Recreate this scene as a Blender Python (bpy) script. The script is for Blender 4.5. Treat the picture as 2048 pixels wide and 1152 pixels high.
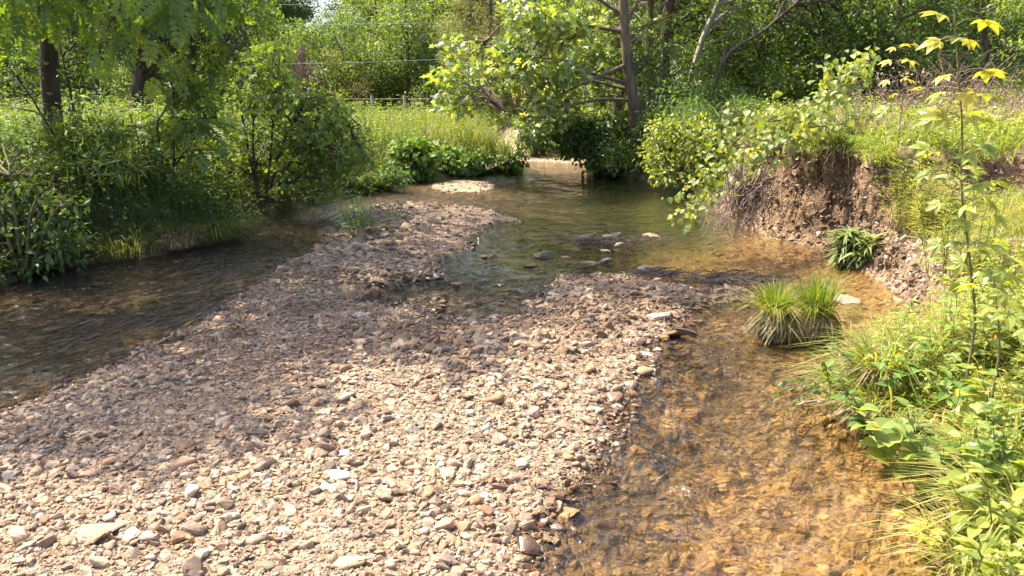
import bpy, math, random
import numpy as np
from mathutils import Vector, noise as mnoise
random.seed(7)
R = np.random.default_rng(11)
for o in list(bpy.data.objects): bpy.data.objects.remove(o)
scene = bpy.context.scene
COL = scene.collection

# ------------------------------------------------------------ camera, sky, sun, exposure
CAM_H = 2.2; PITCH = math.radians(14.7); FPX = 1547.0
cam_d = bpy.data.cameras.new('camera'); cam = bpy.data.objects.new('camera', cam_d); COL.objects.link(cam)
cam_d.sensor_width = 36.0; cam_d.lens = FPX/2048*36.0; cam_d.clip_start = 0.05; cam_d.clip_end = 2000
cam.location = (0, 0, CAM_H); cam.rotation_euler = (math.pi/2-PITCH, 0, 0)
scene.camera = cam
SUN_EL = math.radians(57); SUN_AZ = math.radians(-62)          # azimuth clockwise from +Y
w = bpy.data.worlds.new('World'); scene.world = w; w.use_nodes = True
nt = w.node_tree; bg = nt.nodes['Background']
sky = nt.nodes.new('ShaderNodeTexSky'); sky.sky_type = 'NISHITA'; sky.sun_disc = False
sky.sun_elevation = SUN_EL; sky.sun_rotation = SUN_AZ; sky.dust_density = 3.5; sky.air_density = .8; sky.ozone_density = .6
nt.links.new(sky.outputs[0], bg.inputs[0]); bg.inputs[1].default_value = 0.15
sun_d = bpy.data.lights.new('sun', 'SUN'); sun = bpy.data.objects.new('sun', sun_d); COL.objects.link(sun)
sun_d.energy = 4.1; sun_d.angle = math.radians(0.5); sun_d.color = (1.0, 0.91, 0.75)
S = Vector((math.sin(SUN_AZ)*math.cos(SUN_EL), math.cos(SUN_AZ)*math.cos(SUN_EL), math.sin(SUN_EL)))
sun.rotation_euler = S.to_track_quat('Z', 'Y').to_euler()
scene.view_settings.view_transform = 'Standard'; scene.view_settings.look = 'None'
scene.view_settings.gamma = 1.0; scene.view_settings.exposure = 1.7
scene.render.engine = 'CYCLES'
scene.cycles.max_bounces = 6; scene.cycles.transparent_max_bounces = 8; scene.cycles.transmission_bounces = 4
scene.cycles.diffuse_bounces = 3; scene.cycles.glossy_bounces = 2
scene.cycles.caustics_reflective = False; scene.cycles.caustics_refractive = False

# ------------------------------------------------------------ photo geometry helpers
CP, SP = math.cos(PITCH), math.sin(PITCH)
def ray(px, py):
    a = (px-1024)/FPX; b = (576-py)/FPX
    return np.array([a, CP + b*SP, -SP + b*CP])
def P(px, py, z=0.0):
    d = ray(px, py); t = (z-CAM_H)/d[2]
    return np.array([d[0]*t, d[1]*t, z])
def PD(px, py, dist):
    d = ray(px, py); t = dist/d[1]
    return np.array([d[0]*t, dist, CAM_H+d[2]*t])
def norm(v):
    return v/np.maximum(np.linalg.norm(v, axis=-1, keepdims=True), 1e-9)

# ------------------------------------------------------------ value noise
def _hash(i, j, k):
    n = (i*374761393 + j*668265263 + k*2147483647*3 + 1013904223) & 0xffffffff
    n = ((n ^ (n >> 13))*1274126177) & 0xffffffff
    n = ((n ^ (n >> 16))*2246822519) & 0xffffffff
    return ((n ^ (n >> 15)) & 0xffffff)/float(0xffffff)
def vnoise(x, y, z=None):
    x = np.asarray(x, float); y = np.asarray(y, float)
    z = np.zeros_like(x) if z is None else np.asarray(z, float)
    i = np.floor(x).astype(np.int64); j = np.floor(y).astype(np.int64); k = np.floor(z).astype(np.int64)
    fx, fy, fz = x-i, y-j, z-k
    fx = fx*fx*(3-2*fx); fy = fy*fy*(3-2*fy); fz = fz*fz*(3-2*fz)
    def L(dk):
        a = _hash(i, j, k+dk); b = _hash(i+1, j, k+dk); c = _hash(i, j+1, k+dk); d = _hash(i+1, j+1, k+dk)
        return (a*(1-fx)+b*fx)*(1-fy) + (c*(1-fx)+d*fx)*fy
    return L(0)*(1-fz) + L(1)*fz
def fbm(x, y, z=None, o=4):
    s = 0; a = .5; f = 1.0; t = 0
    for q in range(o):
        s = s + a*vnoise(x*f+q*17.3, y*f+q*9.1, None if z is None else z*f+q*3.7); t += a; a *= .5; f *= 2.03
    return s/t                                                    # 0..1
def sstep(a, b, x):
    t = np.clip((x-a)/(b-a), 0, 1); return t*t*(3-2*t)

# ------------------------------------------------------------ mesh building
def mesh_obj(name, V, F, mat, parent=None, attrs=None, smooth=False, loc=None):
    """V (n,3); F: array (m,k) or list of such arrays"""
    if not isinstance(F, (list, tuple)): F = [F]
    V = np.asarray(V, dtype=np.float32)
    me = bpy.data.meshes.new(name)
    F = [np.asarray(f, dtype=np.int32) for f in F if len(f)]
    me.vertices.add(len(V)); me.vertices.foreach_set('co', V.ravel())
    nl = sum(f.size for f in F); npo = sum(len(f) for f in F)
    me.loops.add(nl); me.polygons.add(npo)
    me.loops.foreach_set('vertex_index', np.concatenate([f.ravel() for f in F]))
    tot = np.concatenate([np.full(len(f), f.shape[1], np.int32) for f in F])
    st = np.concatenate([[0], np.cumsum(tot)[:-1]]).astype(np.int32)
    me.polygons.foreach_set('loop_start', st)
    me.polygons.foreach_set('loop_total', tot)
    me.polygons.foreach_set('use_smooth', np.full(npo, bool(smooth)))
    if attrs:
        for k, a in attrs.items():
            a = np.asarray(a, dtype=np.float32)
            if a.ndim == 1:
                at = me.attributes.new(k, 'FLOAT', 'POINT'); at.data.foreach_set('value', a)
            else:
                at = me.attributes.new(k, 'FLOAT_COLOR', 'POINT')
                c = np.ones((len(a), 4), np.float32); c[:, :3] = a[:, :3]; at.data.foreach_set('color', c.ravel())
    me.update(calc_edges=True)
    me.materials.append(mat)
    o = bpy.data.objects.new(name, me); COL.objects.link(o)
    if parent: o.parent = parent
    if loc is not None: o.location = loc
    return o
def tag(o, label=None, cat=None, group=None, kind=None):
    if label: o['label'] = label
    if cat: o['category'] = cat
    if group: o['group'] = group
    if kind: o['kind'] = kind
    return o
def empty(name, loc, label, cat, group=None):
    o = bpy.data.objects.new(name, None); COL.objects.link(o); o.location = [float(q) for q in loc]
    o.empty_display_size = .2
    return tag(o, label, cat, group)
def copy_tree(o, parent=None):
    c = o.copy(); COL.objects.link(c)
    if parent: c.parent = parent
    for ch in [q for q in bpy.data.objects if q.parent == o]: copy_tree(ch, c)
    return c

class Geo:
    """accumulates verts/faces/var"""
    def __init__(s): s.V = []; s.T = []; s.Q = []; s.A = []; s.n = 0
    def add(s, V, T=None, Q=None, var=0.5):
        V = np.asarray(V, float)
        if T is not None and len(T): s.T.append(np.asarray(T)+s.n)
        if Q is not None and len(Q): s.Q.append(np.asarray(Q)+s.n)
        s.V.append(V); s.A.append(np.full(len(V), var) if np.isscalar(var) else np.asarray(var))
        s.n += len(V)
    def tube(s, pts, rad, ns=6, var=.5, wob=0.0):
        pts = np.asarray(pts, float); n = len(pts)
        rad = np.full(n, rad) if np.isscalar(rad) else np.asarray(rad, float)
        t = np.gradient(pts, axis=0); t = norm(t)
        ref = np.array([0.0, 0, 1]) if abs(t[:, 2]).mean() < .8 else np.array([1.0, 0, 0])
        a = norm(np.cross(t, ref)); b = np.cross(t, a)
        th = np.arange(ns)*2*np.pi/ns
        r = rad[:, None]*(1+wob*(R.random((n, ns))-.5))
        V = pts[:, None, :] + (np.cos(th)*r)[:, :, None]*a[:, None, :] + (np.sin(th)*r)[:, :, None]*b[:, None, :]
        V = V.reshape(-1, 3)
        i = np.arange(n-1)[:, None]*ns; j = np.arange(ns)[None, :]; j2 = (j+1) % ns
        Q = np.stack([i+j, i+j2, i+ns+j2, i+ns+j], -1).reshape(-1, 4)
        s.add(V, Q=Q, var=var)
    def leaves(s, tpl, pos, d, up, size, var):
        TV, TF = tpl; N = len(pos)
        if N == 0: return
        d = norm(d); x = norm(np.cross(d, up)); z = np.cross(x, d)
        size = np.broadcast_to(np.asarray(size, float), (N,))
        V = (TV[None, :, 0, None]*x[:, None] + TV[None, :, 1, None]*d[:, None] + TV[None, :, 2, None]*z[:, None])*size[:, None, None] + pos[:, None]
        k = len(TV)
        T = (TF[None] + (np.arange(N)*k)[:, None, None]).reshape(-1, 3)
        s.add(V.reshape(-1, 3), T=T, var=np.repeat(np.broadcast_to(var, (N,)), k))
    def blades(s, pos, h, wd, lean, bend, var, ns=3):
        """pos (N,3); h,wd (N,); lean (N,3) horizontal unit; bend = how far the tip travels sideways as share of h"""
        N = len(pos)
        if N == 0: return
        h = np.broadcast_to(h, (N,)); wd = np.broadcast_to(wd, (N,)); bend = np.broadcast_to(bend, (N,))
        side = norm(np.cross(lean, np.array([0, 0, 1.0])) + .5*R.normal(size=(N, 3))*np.array([1, 1, 0]))
        t = np.linspace(0, 1, ns+1)
        cx = bend[:, None]*t[None]**1.8
        cz = t[None]*(1-.55*np.clip(bend[:, None], 0, 1.6)*t[None]**2)
        c = pos[:, None] + (cx*h[:, None])[..., None]*lean[:, None] + (cz*h[:, None])[..., None]*np.array([0, 0, 1.0])
        ww = wd[:, None]*np.array([.7, 1, .75, .4][:ns] if ns == 3 else [.8, 1][:ns])[None]*.5
        L = c[:, :ns]-ww[..., None]*side[:, None]; Rr = c[:, :ns]+ww[..., None]*side[:, None]
        V = np.concatenate([np.stack([L, Rr], 2).reshape(N, 2*ns, 3), c[:, ns:ns+1]], 1)
        k = 2*ns+1; off = (np.arange(N)*k)[:, None, None]
        q = np.array([[2*i, 2*i+1, 2*i+3, 2*i+2] for i in range(ns-1)])
        tr = np.array([[2*ns-2, 2*ns-1, 2*ns]])
        s.add(V.reshape(-1, 3), T=(tr[None]+off).reshape(-1, 3), Q=(q[None]+off).reshape(-1, 4) if ns > 1 else None,
              var=np.repeat(np.broadcast_to(var, (N,)), k))
    def build(s, name, mat, parent=None, smooth=False):
        F = []
        if s.T: F.append(np.concatenate(s.T))
        if s.Q: F.append(np.concatenate(s.Q))
        return mesh_obj(name, np.concatenate(s.V), F, mat, parent, {'var': np.concatenate(s.A)}, smooth)

# ------------------------------------------------------------ leaf templates (unit length along +y)
def tpl_leaf(shape, n=4, w=.5, fold=.1, droop=.2, y0=0):
    V = []; F = []
    for i in range(n+1):
        t = i/n; z = -droop*t*t
        hw = w/2*shape(t)
        if i == 0 or i == n: V.append((0, y0+t*(1-y0), z))
        else:
            V += [(0, y0+t*(1-y0), z), (-hw, y0+t*(1-y0), z+fold*hw*2), (hw, y0+t*(1-y0), z+fold*hw*2)]
    V = np.array(V)
    idx = lambda i: 0 if i == 0 else 1+3*(i-1)
    for i in range(n):
        a, b = idx(i), idx(i+1)
        if i == 0: F += [(0, b, b+1), (0, b+2, b)]
        elif i == n-1: F += [(a, b, a+1), (a, a+2, b)]
        else: F += [(a, b, b+1), (a, b+1, a+1), (a, a+2, b+2), (a, b+2, b)]
    return V, np.array(F)
ov = lambda t: math.sin(math.pi*t**.75)
T_OV = tpl_leaf(ov, 3, .55)
T_OVF = tpl_leaf(ov, 5, .5, .14, .3)
T_RH = (np.array([(0, 0, 0), (.27, .45, .06), (0, 1, -.12), (-.27, .45, .06)]), np.array([(0, 1, 2), (0, 2, 3)]))
T_LANCE = tpl_leaf(lambda t: math.sin(math.pi*t**.8), 3, .2, .1, .35)
T_NARROW = tpl_leaf(lambda t: math.sin(math.pi*t**.8), 3, .07, .1, .15)
T_STRAP = tpl_leaf(lambda t: math.sin(math.pi*t**.6), 4, .17, .1, .55)
T_HEART = tpl_leaf(lambda t: math.sin(math.pi*min(1, .12+.88*t)**.62)**.8, 4, .95, .12, .25)
def tpl_lobed():
    ang = [-150, -118, -95, -62, -45, -20, 0, 20, 45, 62, 95, 118, 150]
    rad = [.32, .42, .30, .60, .36, .44, .72, .44, .36, .60, .30, .42, .32]
    V = [(0, .35, 0)]
    for a, r in zip(ang, rad):
        a = math.radians(a); V.append((math.sin(a)*r, .35+math.cos(a)*r, -.18*r*r))
    F = [(0, i+1, i) for i in range(1, len(V)-1)]
    return np.array(V), np.array(F)
T_LOBE = tpl_lobed()
def combine(items):
    V = []; F = []; n = 0
    for (TV, TF), ang, off, sc, dz in items:
        c, s_ = math.cos(ang), math.sin(ang)
        v = TV*sc; v = np.stack([v[:, 0]*c+v[:, 1]*s_, -v[:, 0]*s_+v[:, 1]*c, v[:, 2]+dz], 1)+np.array(off)
        V.append(v); F.append(TF+n); n += len(v)
    return np.concatenate(V), np.concatenate(F)
T_PAL = combine([(T_OVF, math.radians(a), (0, .28, 0), s_, 0) for a, s_ in ((0, .72), (48, .62), (-48, .62), (102, .42), (-102, .42))])
T_TRI = combine([(T_OV, math.radians(a), (0, .3, 0), s_, 0) for a, s_ in ((0, .7), (68, .55), (-68, .55))])
def tpl_pin(n=4, leaf=T_OV, ls=.3):
    it = [(leaf, 0, (0, .78, -.16), ls, 0)]
    for i in range(n):
        y = .2+.55*i/(n-1)
        for sg in (1, -1): it.append((leaf, sg*math.radians(62), (0, y, -.2*y*y), ls, 0))
    return combine(it)
T_PIN = tpl_pin(4, T_OV, .33)

# ------------------------------------------------------------ materials
def new_mat(name):
    m = bpy.data.materials.new(name); m.use_nodes = True
    t = m.node_tree; t.nodes.clear()
    out = t.nodes.new('ShaderNodeOutputMaterial')
    return m, t, out
def N_(t, typ, **kw):
    n = t.nodes.new(typ)
    for k, v in kw.items(): setattr(n, k, v)
    return n
def ramp(t, src, stops):
    r = N_(t, 'ShaderNodeValToRGB'); e = r.color_ramp.elements
    while len(e) < len(stops): e.new(.5)
    for q, (p, c) in zip(e, stops): q.position = p; q.color = (*c, 1)
    t.links.new(src, r.inputs[0]); return r.outputs[0]
def leaf_mat(name, stops, trans=.5, rough=.55, gl=.03, k=(1.3, 1.28, 1.1), ty=(1.7, 1.6, .55)):
    stops = [(p_, (c_[0]*k[0]*1.13, c_[1]*k[1]*.98, c_[2]*k[2]*1.05)) for p_, c_ in stops]
    m, t, out = new_mat(name)
    a = N_(t, 'ShaderNodeAttribute', attribute_name='var')
    oi = N_(t, 'ShaderNodeObjectInfo')
    ma = N_(t, 'ShaderNodeMath', operation='MULTIPLY_ADD'); ma.inputs[1].default_value = .16; ma.inputs[2].default_value = -.08
    t.links.new(oi.outputs['Random'], ma.inputs[0])
    ad = N_(t, 'ShaderNodeMath', operation='ADD'); t.links.new(a.outputs['Fac'], ad.inputs[0]); t.links.new(ma.outputs[0], ad.inputs[1])
    c = ramp(t, ad.outputs[0], stops)
    df = N_(t, 'ShaderNodeBsdfDiffuse'); tr = N_(t, 'ShaderNodeBsdfTranslucent'); g = N_(t, 'ShaderNodeBsdfGlossy')
    hs = N_(t, 'ShaderNodeMix', data_type='RGBA', blend_type='MULTIPLY'); hs.inputs[0].default_value = 1
    t.links.new(c, hs.inputs[6]); hs.inputs[7].default_value = (*ty, 1)
    t.links.new(c, df.inputs[0]); t.links.new(hs.outputs[2], tr.inputs[0])
    g.inputs['Roughness'].default_value = rough; g.inputs[0].default_value = (.9, .95, 1, 1)
    m1 = N_(t, 'ShaderNodeMixShader'); m1.inputs[0].default_value = trans
    t.links.new(df.outputs[0], m1.inputs[1]); t.links.new(tr.outputs[0], m1.inputs[2])
    m2 = N_(t, 'ShaderNodeMixShader'); m2.inputs[0].default_value = gl
    t.links.new(m1.outputs[0], m2.inputs[1]); t.links.new(g.outputs[0], m2.inputs[2])
    t.links.new(m2.outputs[0], out.inputs[0]); return m
def bark_mat(name, c1, c2, sc=14):
    m, t, out = new_mat(name)
    tc = N_(t, 'ShaderNodeTexCoord'); mp = N_(t, 'ShaderNodeMapping'); mp.inputs['Scale'].default_value = (sc, sc, sc*.22)
    no = N_(t, 'ShaderNodeTexNoise'); no.inputs['Scale'].default_value = 1; no.inputs['Detail'].default_value = 6
    t.links.new(tc.outputs['Object'], mp.inputs[0]); t.links.new(mp.outputs[0], no.inputs['Vector'])
    c = ramp(t, no.outputs['Fac'], [(.3, c1), (.7, c2)])
    b = N_(t, 'ShaderNodeBump'); b.inputs['Strength'].default_value = .9; b.inputs['Distance'].default_value = .03
    t.links.new(no.outputs['Fac'], b.inputs['Height'])
    p = N_(t, 'ShaderNodeBsdfPrincipled'); p.inputs['Roughness'].default_value = .9
    t.links.new(c, p.inputs['Base Color']); t.links.new(b.outputs[0], p.inputs['Normal']); t.links.new(p.outputs[0], out.inputs[0]); return m

M_BARKD = bark_mat('bark_dark', (.028, .020, .014), (.085, .062, .044))
M_BARK = bark_mat('bark_brown', (.055, .04, .028), (.15, .11, .08))
M_BARKP = bark_mat('bark_pale', (.20, .17, .13), (.42, .37, .30))
M_TWIG = bark_mat('dry_twig', (.14, .085, .06), (.33, .23, .17), 30)
M_STEM = bark_mat('green_stem', (.10, .10, .04), (.20, .17, .07), 30)
G = {}
G['far'] = leaf_mat('leaf_far_woods', [(0, (.030, .058, .012)), (.5, (.062, .115, .022)), (1, (.115, .185, .035))], k=(1.85, 1.75, 1.4), ty=(1.6, 1.5, .6))
G['farb'] = leaf_mat('leaf_far_blue_green', [(0, (.026, .052, .018)), (.5, (.052, .095, .030)), (1, (.095, .150, .045))], k=(1.9, 1.85, 1.5), ty=(1.5, 1.5, .6))
G['syc'] = leaf_mat('leaf_sycamore', [(0, (.060, .110, .022)), (.5, (.115, .185, .038)), (.85, (.185, .265, .070)), (1, (.27, .31, .06))], .5, .5, .06, (1.45, 1.4, 1.4), (1.55, 1.5, .6))
G['shade'] = leaf_mat('leaf_shaded_bush', [(0, (.030, .065, .014)), (.6, (.060, .115, .024)), (1, (.130, .200, .040))], .38, k=(1.25, 1.25, 1.0))
G['elder'] = leaf_mat('leaf_box_elder', [(0, (.035, .075, .016)), (.6, (.070, .135, .028)), (1, (.135, .215, .040))], .45, k=(1.5, 1.4, 1.1))
G['drape'] = leaf_mat('leaf_overhang', [(0, (.045, .095, .016)), (.6, (.095, .180, .030)), (1, (.160, .250, .045))], .5, k=(.95, 1.0, .85))
G['vine'] = leaf_mat('leaf_vine', [(0, (.10, .165, .028)), (.5, (.175, .245, .045)), (1, (.30, .32, .05))], .5, .5, .04)
G['kud'] = leaf_mat('leaf_creeper', [(0, (.050, .115, .022)), (.5, (.085, .170, .032)), (1, (.165, .260, .050))], .4)
G['sap'] = leaf_mat('leaf_sapling', [(0, (.11, .18, .03)), (.5, (.20, .27, .045)), (1, (.36, .35, .05))], .5, .5, .04)
G['dark'] = leaf_mat('leaf_cedar', [(0, (.016, .030, .010)), (.6, (.035, .055, .016)), (1, (.060, .085, .022))], .2)
G['pale'] = leaf_mat('leaf_pale_bush', [(0, (.115, .140, .060)), (.6, (.19, .215, .095)), (1, (.27, .28, .14))], .35)
G['fwd'] = leaf_mat('leaf_foreground', [(0, (.085, .160, .030)), (.45, (.15, .23, .045)), (.8, (.23, .30, .06)), (1, (.36, .34, .09))], .5, .5, .04)
G['grass'] = leaf_mat('grass_green', [(0, (.060, .115, .020)), (.5, (.13, .20, .035)), (.8, (.22, .27, .06)), (1, (.38, .32, .13))], .5, .5, .04)
G['meadow'] = leaf_mat('grass_meadow', [(0, (.11, .155, .030)), (.5, (.22, .25, .055)), (.8, (.30, .29, .09)), (1, (.40, .34, .16))], .4, k=(.84, .95, .9), ty=(1.4, 1.4, .6))
G['straw'] = leaf_mat('grass_straw', [(0, (.16, .15, .06)), (.5, (.32, .27, .13)), (1, (.50, .42, .25))], .3, k=(.85, .85, .9), ty=(1.1, 1.1, .8))
G['dock'] = leaf_mat('leaf_dock', [(0, (.07, .12, .035)), (.5, (.15, .215, .08)), (1, (.27, .33, .15))], .4)
G['dgrass'] = leaf_mat('grass_shaded', [(0, (.040, .075, .016)), (.6, (.085, .135, .028)), (1, (.20, .20, .08))], .4)

def stone_mat(name, from_attr=True):
    m, t, out = new_mat(name)
    tc = N_(t, 'ShaderNodeTexCoord')
    no = N_(t, 'ShaderNodeTexNoise'); no.inputs['Scale'].default_value = 45 if from_attr else 30; no.inputs['Detail'].default_value = 5
    t.links.new(tc.outputs['Object'], no.inputs['Vector'])
    if from_attr:
        a = N_(t, 'ShaderNodeAttribute', attribute_name='Col'); col = a.outputs['Color']
        wet = N_(t, 'ShaderNodeAttribute', attribute_name='wet')
    else:
        oc = N_(t, 'ShaderNodeObjectInfo'); col = oc.outputs['Color']; wet = None
    mx = N_(t, 'ShaderNodeMix', data_type='RGBA', blend_type='MULTIPLY'); mx.inputs[0].default_value = .8
    t.links.new(col, mx.inputs[6]); t.links.new(ramp(t, no.outputs['Fac'], [(.3, (.6, .57, .54)), (.62, (1.12, 1.1, 1.08))]), mx.inputs[7])
    b = N_(t, 'ShaderNodeBump'); b.inputs['Strength'].default_value = .5; b.inputs['Distance'].default_value = .006
    t.links.new(no.outputs['Fac'], b.inputs['Height'])
    p = N_(t, 'ShaderNodeBsdfPrincipled'); p.inputs['Roughness'].default_value = .85
    if wet:
        r = N_(t, 'ShaderNodeMapRange'); r.inputs[3].default_value = .9; r.inputs[4].default_value = .3
        t.links.new(wet.outputs['Fac'], r.inputs[0]); t.links.new(r.outputs[0], p.inputs['Roughness'])
    t.links.new(mx.outputs[2], p.inputs['Base Color']); t.links.new(b.outputs[0], p.inputs['Normal']); t.links.new(p.outputs[0], out.inputs[0]); return m
M_STONES = stone_mat('gravel_stone'); M_ROCK = stone_mat('cobble_stone', False)

# ------------------------------------------------------------ the lie of the land (traced shorelines at water level z = 0)
def W(pts): return [tuple(P(x, y)[:2]) for x, y in pts]
LEFT = [(-60, -8), (-11, -4), (-9.5, 2), (-7.6, 6)] + W([(0, 572), (60, 548), (150, 534), (250, 518), (300, 512), (350, 500), (420, 490),
        (480, 472), (500, 456), (540, 432), (590, 416), (640, 408), (700, 396), (760, 380), (800, 366), (850, 358), (900, 351),
        (960, 346), (1020, 342), (1058, 336), (1030, 326), (1015, 318)]) + W([(1060, 323), (1130, 326), (1190, 326)]) + [(4.2, 24.5), (7, 27), (12, 30), (30, 33), (90, 60), (90, 260), (-160, 260), (-160, -8)]
BAR = [(-8.5, -6), (-6.5, 1), (-5.3, 4)] + W([(0, 828), (100, 788), (200, 744), (300, 690), (370, 654), (440, 610), (520, 560), (590, 520),
        (650, 480), (690, 450), (720, 425), (760, 411), (820, 408), (880, 408), (960, 417), (1010, 430), (1042, 440), (1000, 446), (960, 460),
        (935, 480), (958, 492), (930, 502), (880, 522), (872, 545), (885, 556), (850, 562), (790, 568), (735, 585), (712, 596), (735, 612), (790, 612), (850, 602), (862, 622), (900, 642), (960, 640), (1040, 634),
        (1070, 615), (1095, 585), (1125, 556), (1200, 550), (1290, 560), (1380, 574), (1450, 570), (1508, 580), (1520, 596), (1440, 606),
        (1392, 622), (1372, 640), (1344, 655), (1305, 700), (1312, 742), (1280, 780), (1242, 820), (1232, 870), (1205, 920), (1172, 970),
        (1142, 1000), (1112, 1040), (1090, 1100), (1060, 1152)]) + [(0.05, 2.4), (-0.1, -6)]
RIGHT = [(40, 31), (13, 26), (7.5, 22.5)] + W([(1205, 346), (1250, 352), (1300, 362), (1370, 382), (1425, 415), (1470, 446), (1540, 476), (1600, 488), (1648, 494), (1655, 520),
         (1720, 541), (1762, 562), (1802, 592), (1842, 642), (1862, 684), (1822, 694), (1745, 716), (1690, 752), (1655, 802), (1700, 842),
         (1785, 864), (1862, 892), (1872, 950), (1862, 1000), (1872, 1060), (1885, 1152)]) + [(1.5, 2.4), (1.6, -6), (60, -6), (60, 31)]
ISLE = W([(850, 372), (880, 362), (930, 359), (985, 363), (1000, 374), (960, 384), (890, 386)])
def pdist(X, Y, poly):
    poly = np.asarray(poly, float); A = poly; B = np.roll(poly, -1, 0)
    best = np.full(X.shape, 1e9); ins = np.zeros(X.shape, bool)
    for (ax, ay), (bx, by) in zip(A, B):
        dx, dy = bx-ax, by-ay; L = dx*dx+dy*dy+1e-12
        t = np.clip(((X-ax)*dx+(Y-ay)*dy)/L, 0, 1)
        best = np.minimum(best, (X-ax-t*dx)**2+(Y-ay-t*dy)**2)
        c = ((ay > Y) != (by > Y)) & (X < dx*(Y-ay)/(dy if abs(dy) > 1e-9 else 1e-9)+ax)
        ins ^= c
    d = np.sqrt(best); return np.where(ins, d, -d)                  # positive inside
def height(X, Y, full=False):
    X = np.asarray(X, float); Y = np.asarray(Y, float)
    n1 = fbm(X*1.3, Y*1.3)-.5; n2 = fbm(X*5, Y*5)-.5; n0 = fbm(X*.12+5, Y*.12)-.5
    dl = pdist(X, Y, LEFT)+n1*.35; db = pdist(X, Y, BAR)+n2*.22+n1*.16; dr = pdist(X, Y, RIGHT)+n1*.3*sstep(9, 7, Y)+n2*.08; di = pdist(X, Y, ISLE)+n2*.4
    # left bank: low toe, steep face, then level meadow; lower and gentler beyond the bend
    near = sstep(19, 15, Y)
    topL = .55+.5*near
    zl = np.where(dl > 0, .10*sstep(0, .25, dl)+.2*sstep(.1, .9, dl)+(topL-.3)*sstep(.35, 1.7, dl)+.12*sstep(1.5, 8, dl)+n1*.12*sstep(0, 1, dl)+n0*.5*sstep(3, 15, dl), 0)
    far_g = sstep(.3, 0, np.abs(dl)*0+pdist(X, Y, FARG)*-1)
    zl = zl*(1-far_g)+far_g*np.where(dl > 0, .03+.08*sstep(0, 2.5, dl), 0)
    zl = zl+np.clip(Y-42, 0, 200)*.035*(dl > 0)
    # right bank
    cut = sstep(8.8, 10.2, Y)*sstep(6.0, 5.3, X*(Y < 13)+0*(Y >= 13))
    cut = np.where(Y >= 13, 1.0, cut)
    und = n1*.25
    zc = .18*sstep(0, .25, dr)+1.27*sstep(.10, .50+und, dr)+.12*sstep(.6, 4, dr)+n1*.1*sstep(.5, 1, dr)
    zc = np.where(Y > 13.5, zc*.0+.3*sstep(0, .3, dr)+1.05*sstep(.2, 2.2, dr)+.15*sstep(2, 6, dr)+n1*.1*sstep(.5, 1, dr), zc)
    A_ = sstep(7, 8.5, Y); zs = (.22+.22*sstep(5.9, 6.5, Y)*sstep(9.5, 8.8, Y))*sstep(0, .30, dr)+.42*sstep(.2, 1.3, dr)+(.85-.68*A_)*sstep(1.0, 3.3, dr)+n1*.15*sstep(.3, 1, dr)+A_*.62*sstep(9.75, 10.0, Y+n1*.7+n2*.25)
    zr = np.where(dr > 0, zs*(1-cut)+zc*cut, 0)+np.clip(X-8, 0, 60)*.10*(dr > 0)*sstep(10, 20, Y)
    zb = np.where(db > 0, .035*sstep(0, .18, db)+.06*sstep(.1, 1.0, db)+.05*sstep(.8, 2.4, db)+n1*.07*sstep(.1, .8, db)+n2*.03*sstep(0, .5, db), 0)
    zi = np.where(di > 0, .018*sstep(0, .4, di), 0)
    z = np.maximum(np.maximum(zl, zr), np.maximum(zb, zi))
    land = np.maximum(np.maximum(dl, dr), np.maximum(db, di)); dd = -land
    deep = np.where(X < -1.2-.0*Y, .22, np.where(Y > 7.2, .38, .20))
    riff = np.exp(-(((X-PR[0])/1.8)**2+((Y-PR[1])/1.9)**2)) + np.exp(-(((X-PQ[0])/.9)**2+((Y-PQ[1])/.75)**2))
    bed = -(.008+deep*(1-np.exp(-np.clip(dd, 0, 9)/.75)))*(1-.93*np.clip(riff*1.3, 0, 1)) + n2*.05*(1-np.exp(-np.clip(dd, 0, 9)/.3))*(1-.6*np.clip(riff, 0, 1))
    z = np.where(land > 0, z, np.minimum(bed, -.004-.014*sstep(12, 13, Y)))
    if full: return z, dl, db, dr, di, cut, far_g
    return z
FARG = W([(955, 287), (1000, 285), (1040, 300), (1100, 312), (1200, 316)])+[(4.6, 23.6)]+W([(1195, 330), (1100, 330), (1040, 325), (1000, 312)])
PR = P(880, 388)[:2]; PQ = P(920, 600)[:2]
def H(x, y): return float(height(np.array([x]), np.array([y]))[0])

def hit(px, py, lift=0.0):
    d = ray(px, py); y = np.concatenate([np.arange(2.2, 16, .02), np.arange(16, 60, .1)]); t = y/d[1]
    z = CAM_H+d[2]*t; g_ = np.maximum(height(d[0]*t, y), -.02); k = np.where(z <= g_)[0]
    k = k[0] if len(k) else len(y)-1
    return np.array([d[0]*t[k], y[k], g_[k]+lift])
def axis(lo, hi, f0, f1, d, g):
    a = list(np.arange(f0, f1, d)); s_ = d; x = f1
    while x < hi: a.append(x); s_ *= g; x += s_
    a.append(hi); s_ = d*g; x = f0-s_; pre = []
    while x > lo: pre.append(x); s_ *= g; x -= s_
    pre.append(lo); return np.array(pre[::-1]+a)
xs = axis(-160, 160, -8, 7.5, .055, 1.07); ys = axis(-8, 250, 2.2, 14.5, .055, 1.035)
GX, GY = np.meshgrid(xs, ys); gx, gy = GX.ravel(), GY.ravel()
gz, dl, db, dr, di, cutm, fg = height(gx, gy, True)
def painted_bed_shade(x, y):
    # shade and depth along the bar side painted into the bed as brown patches
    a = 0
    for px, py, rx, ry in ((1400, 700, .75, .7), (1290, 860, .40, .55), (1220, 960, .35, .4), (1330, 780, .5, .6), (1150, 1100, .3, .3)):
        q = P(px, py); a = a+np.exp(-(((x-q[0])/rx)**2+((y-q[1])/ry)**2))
    return np.clip(a*1.5, 0, .95)*sstep(.22, .50, fbm(x*3+y*1.2, y*1.6))
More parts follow.
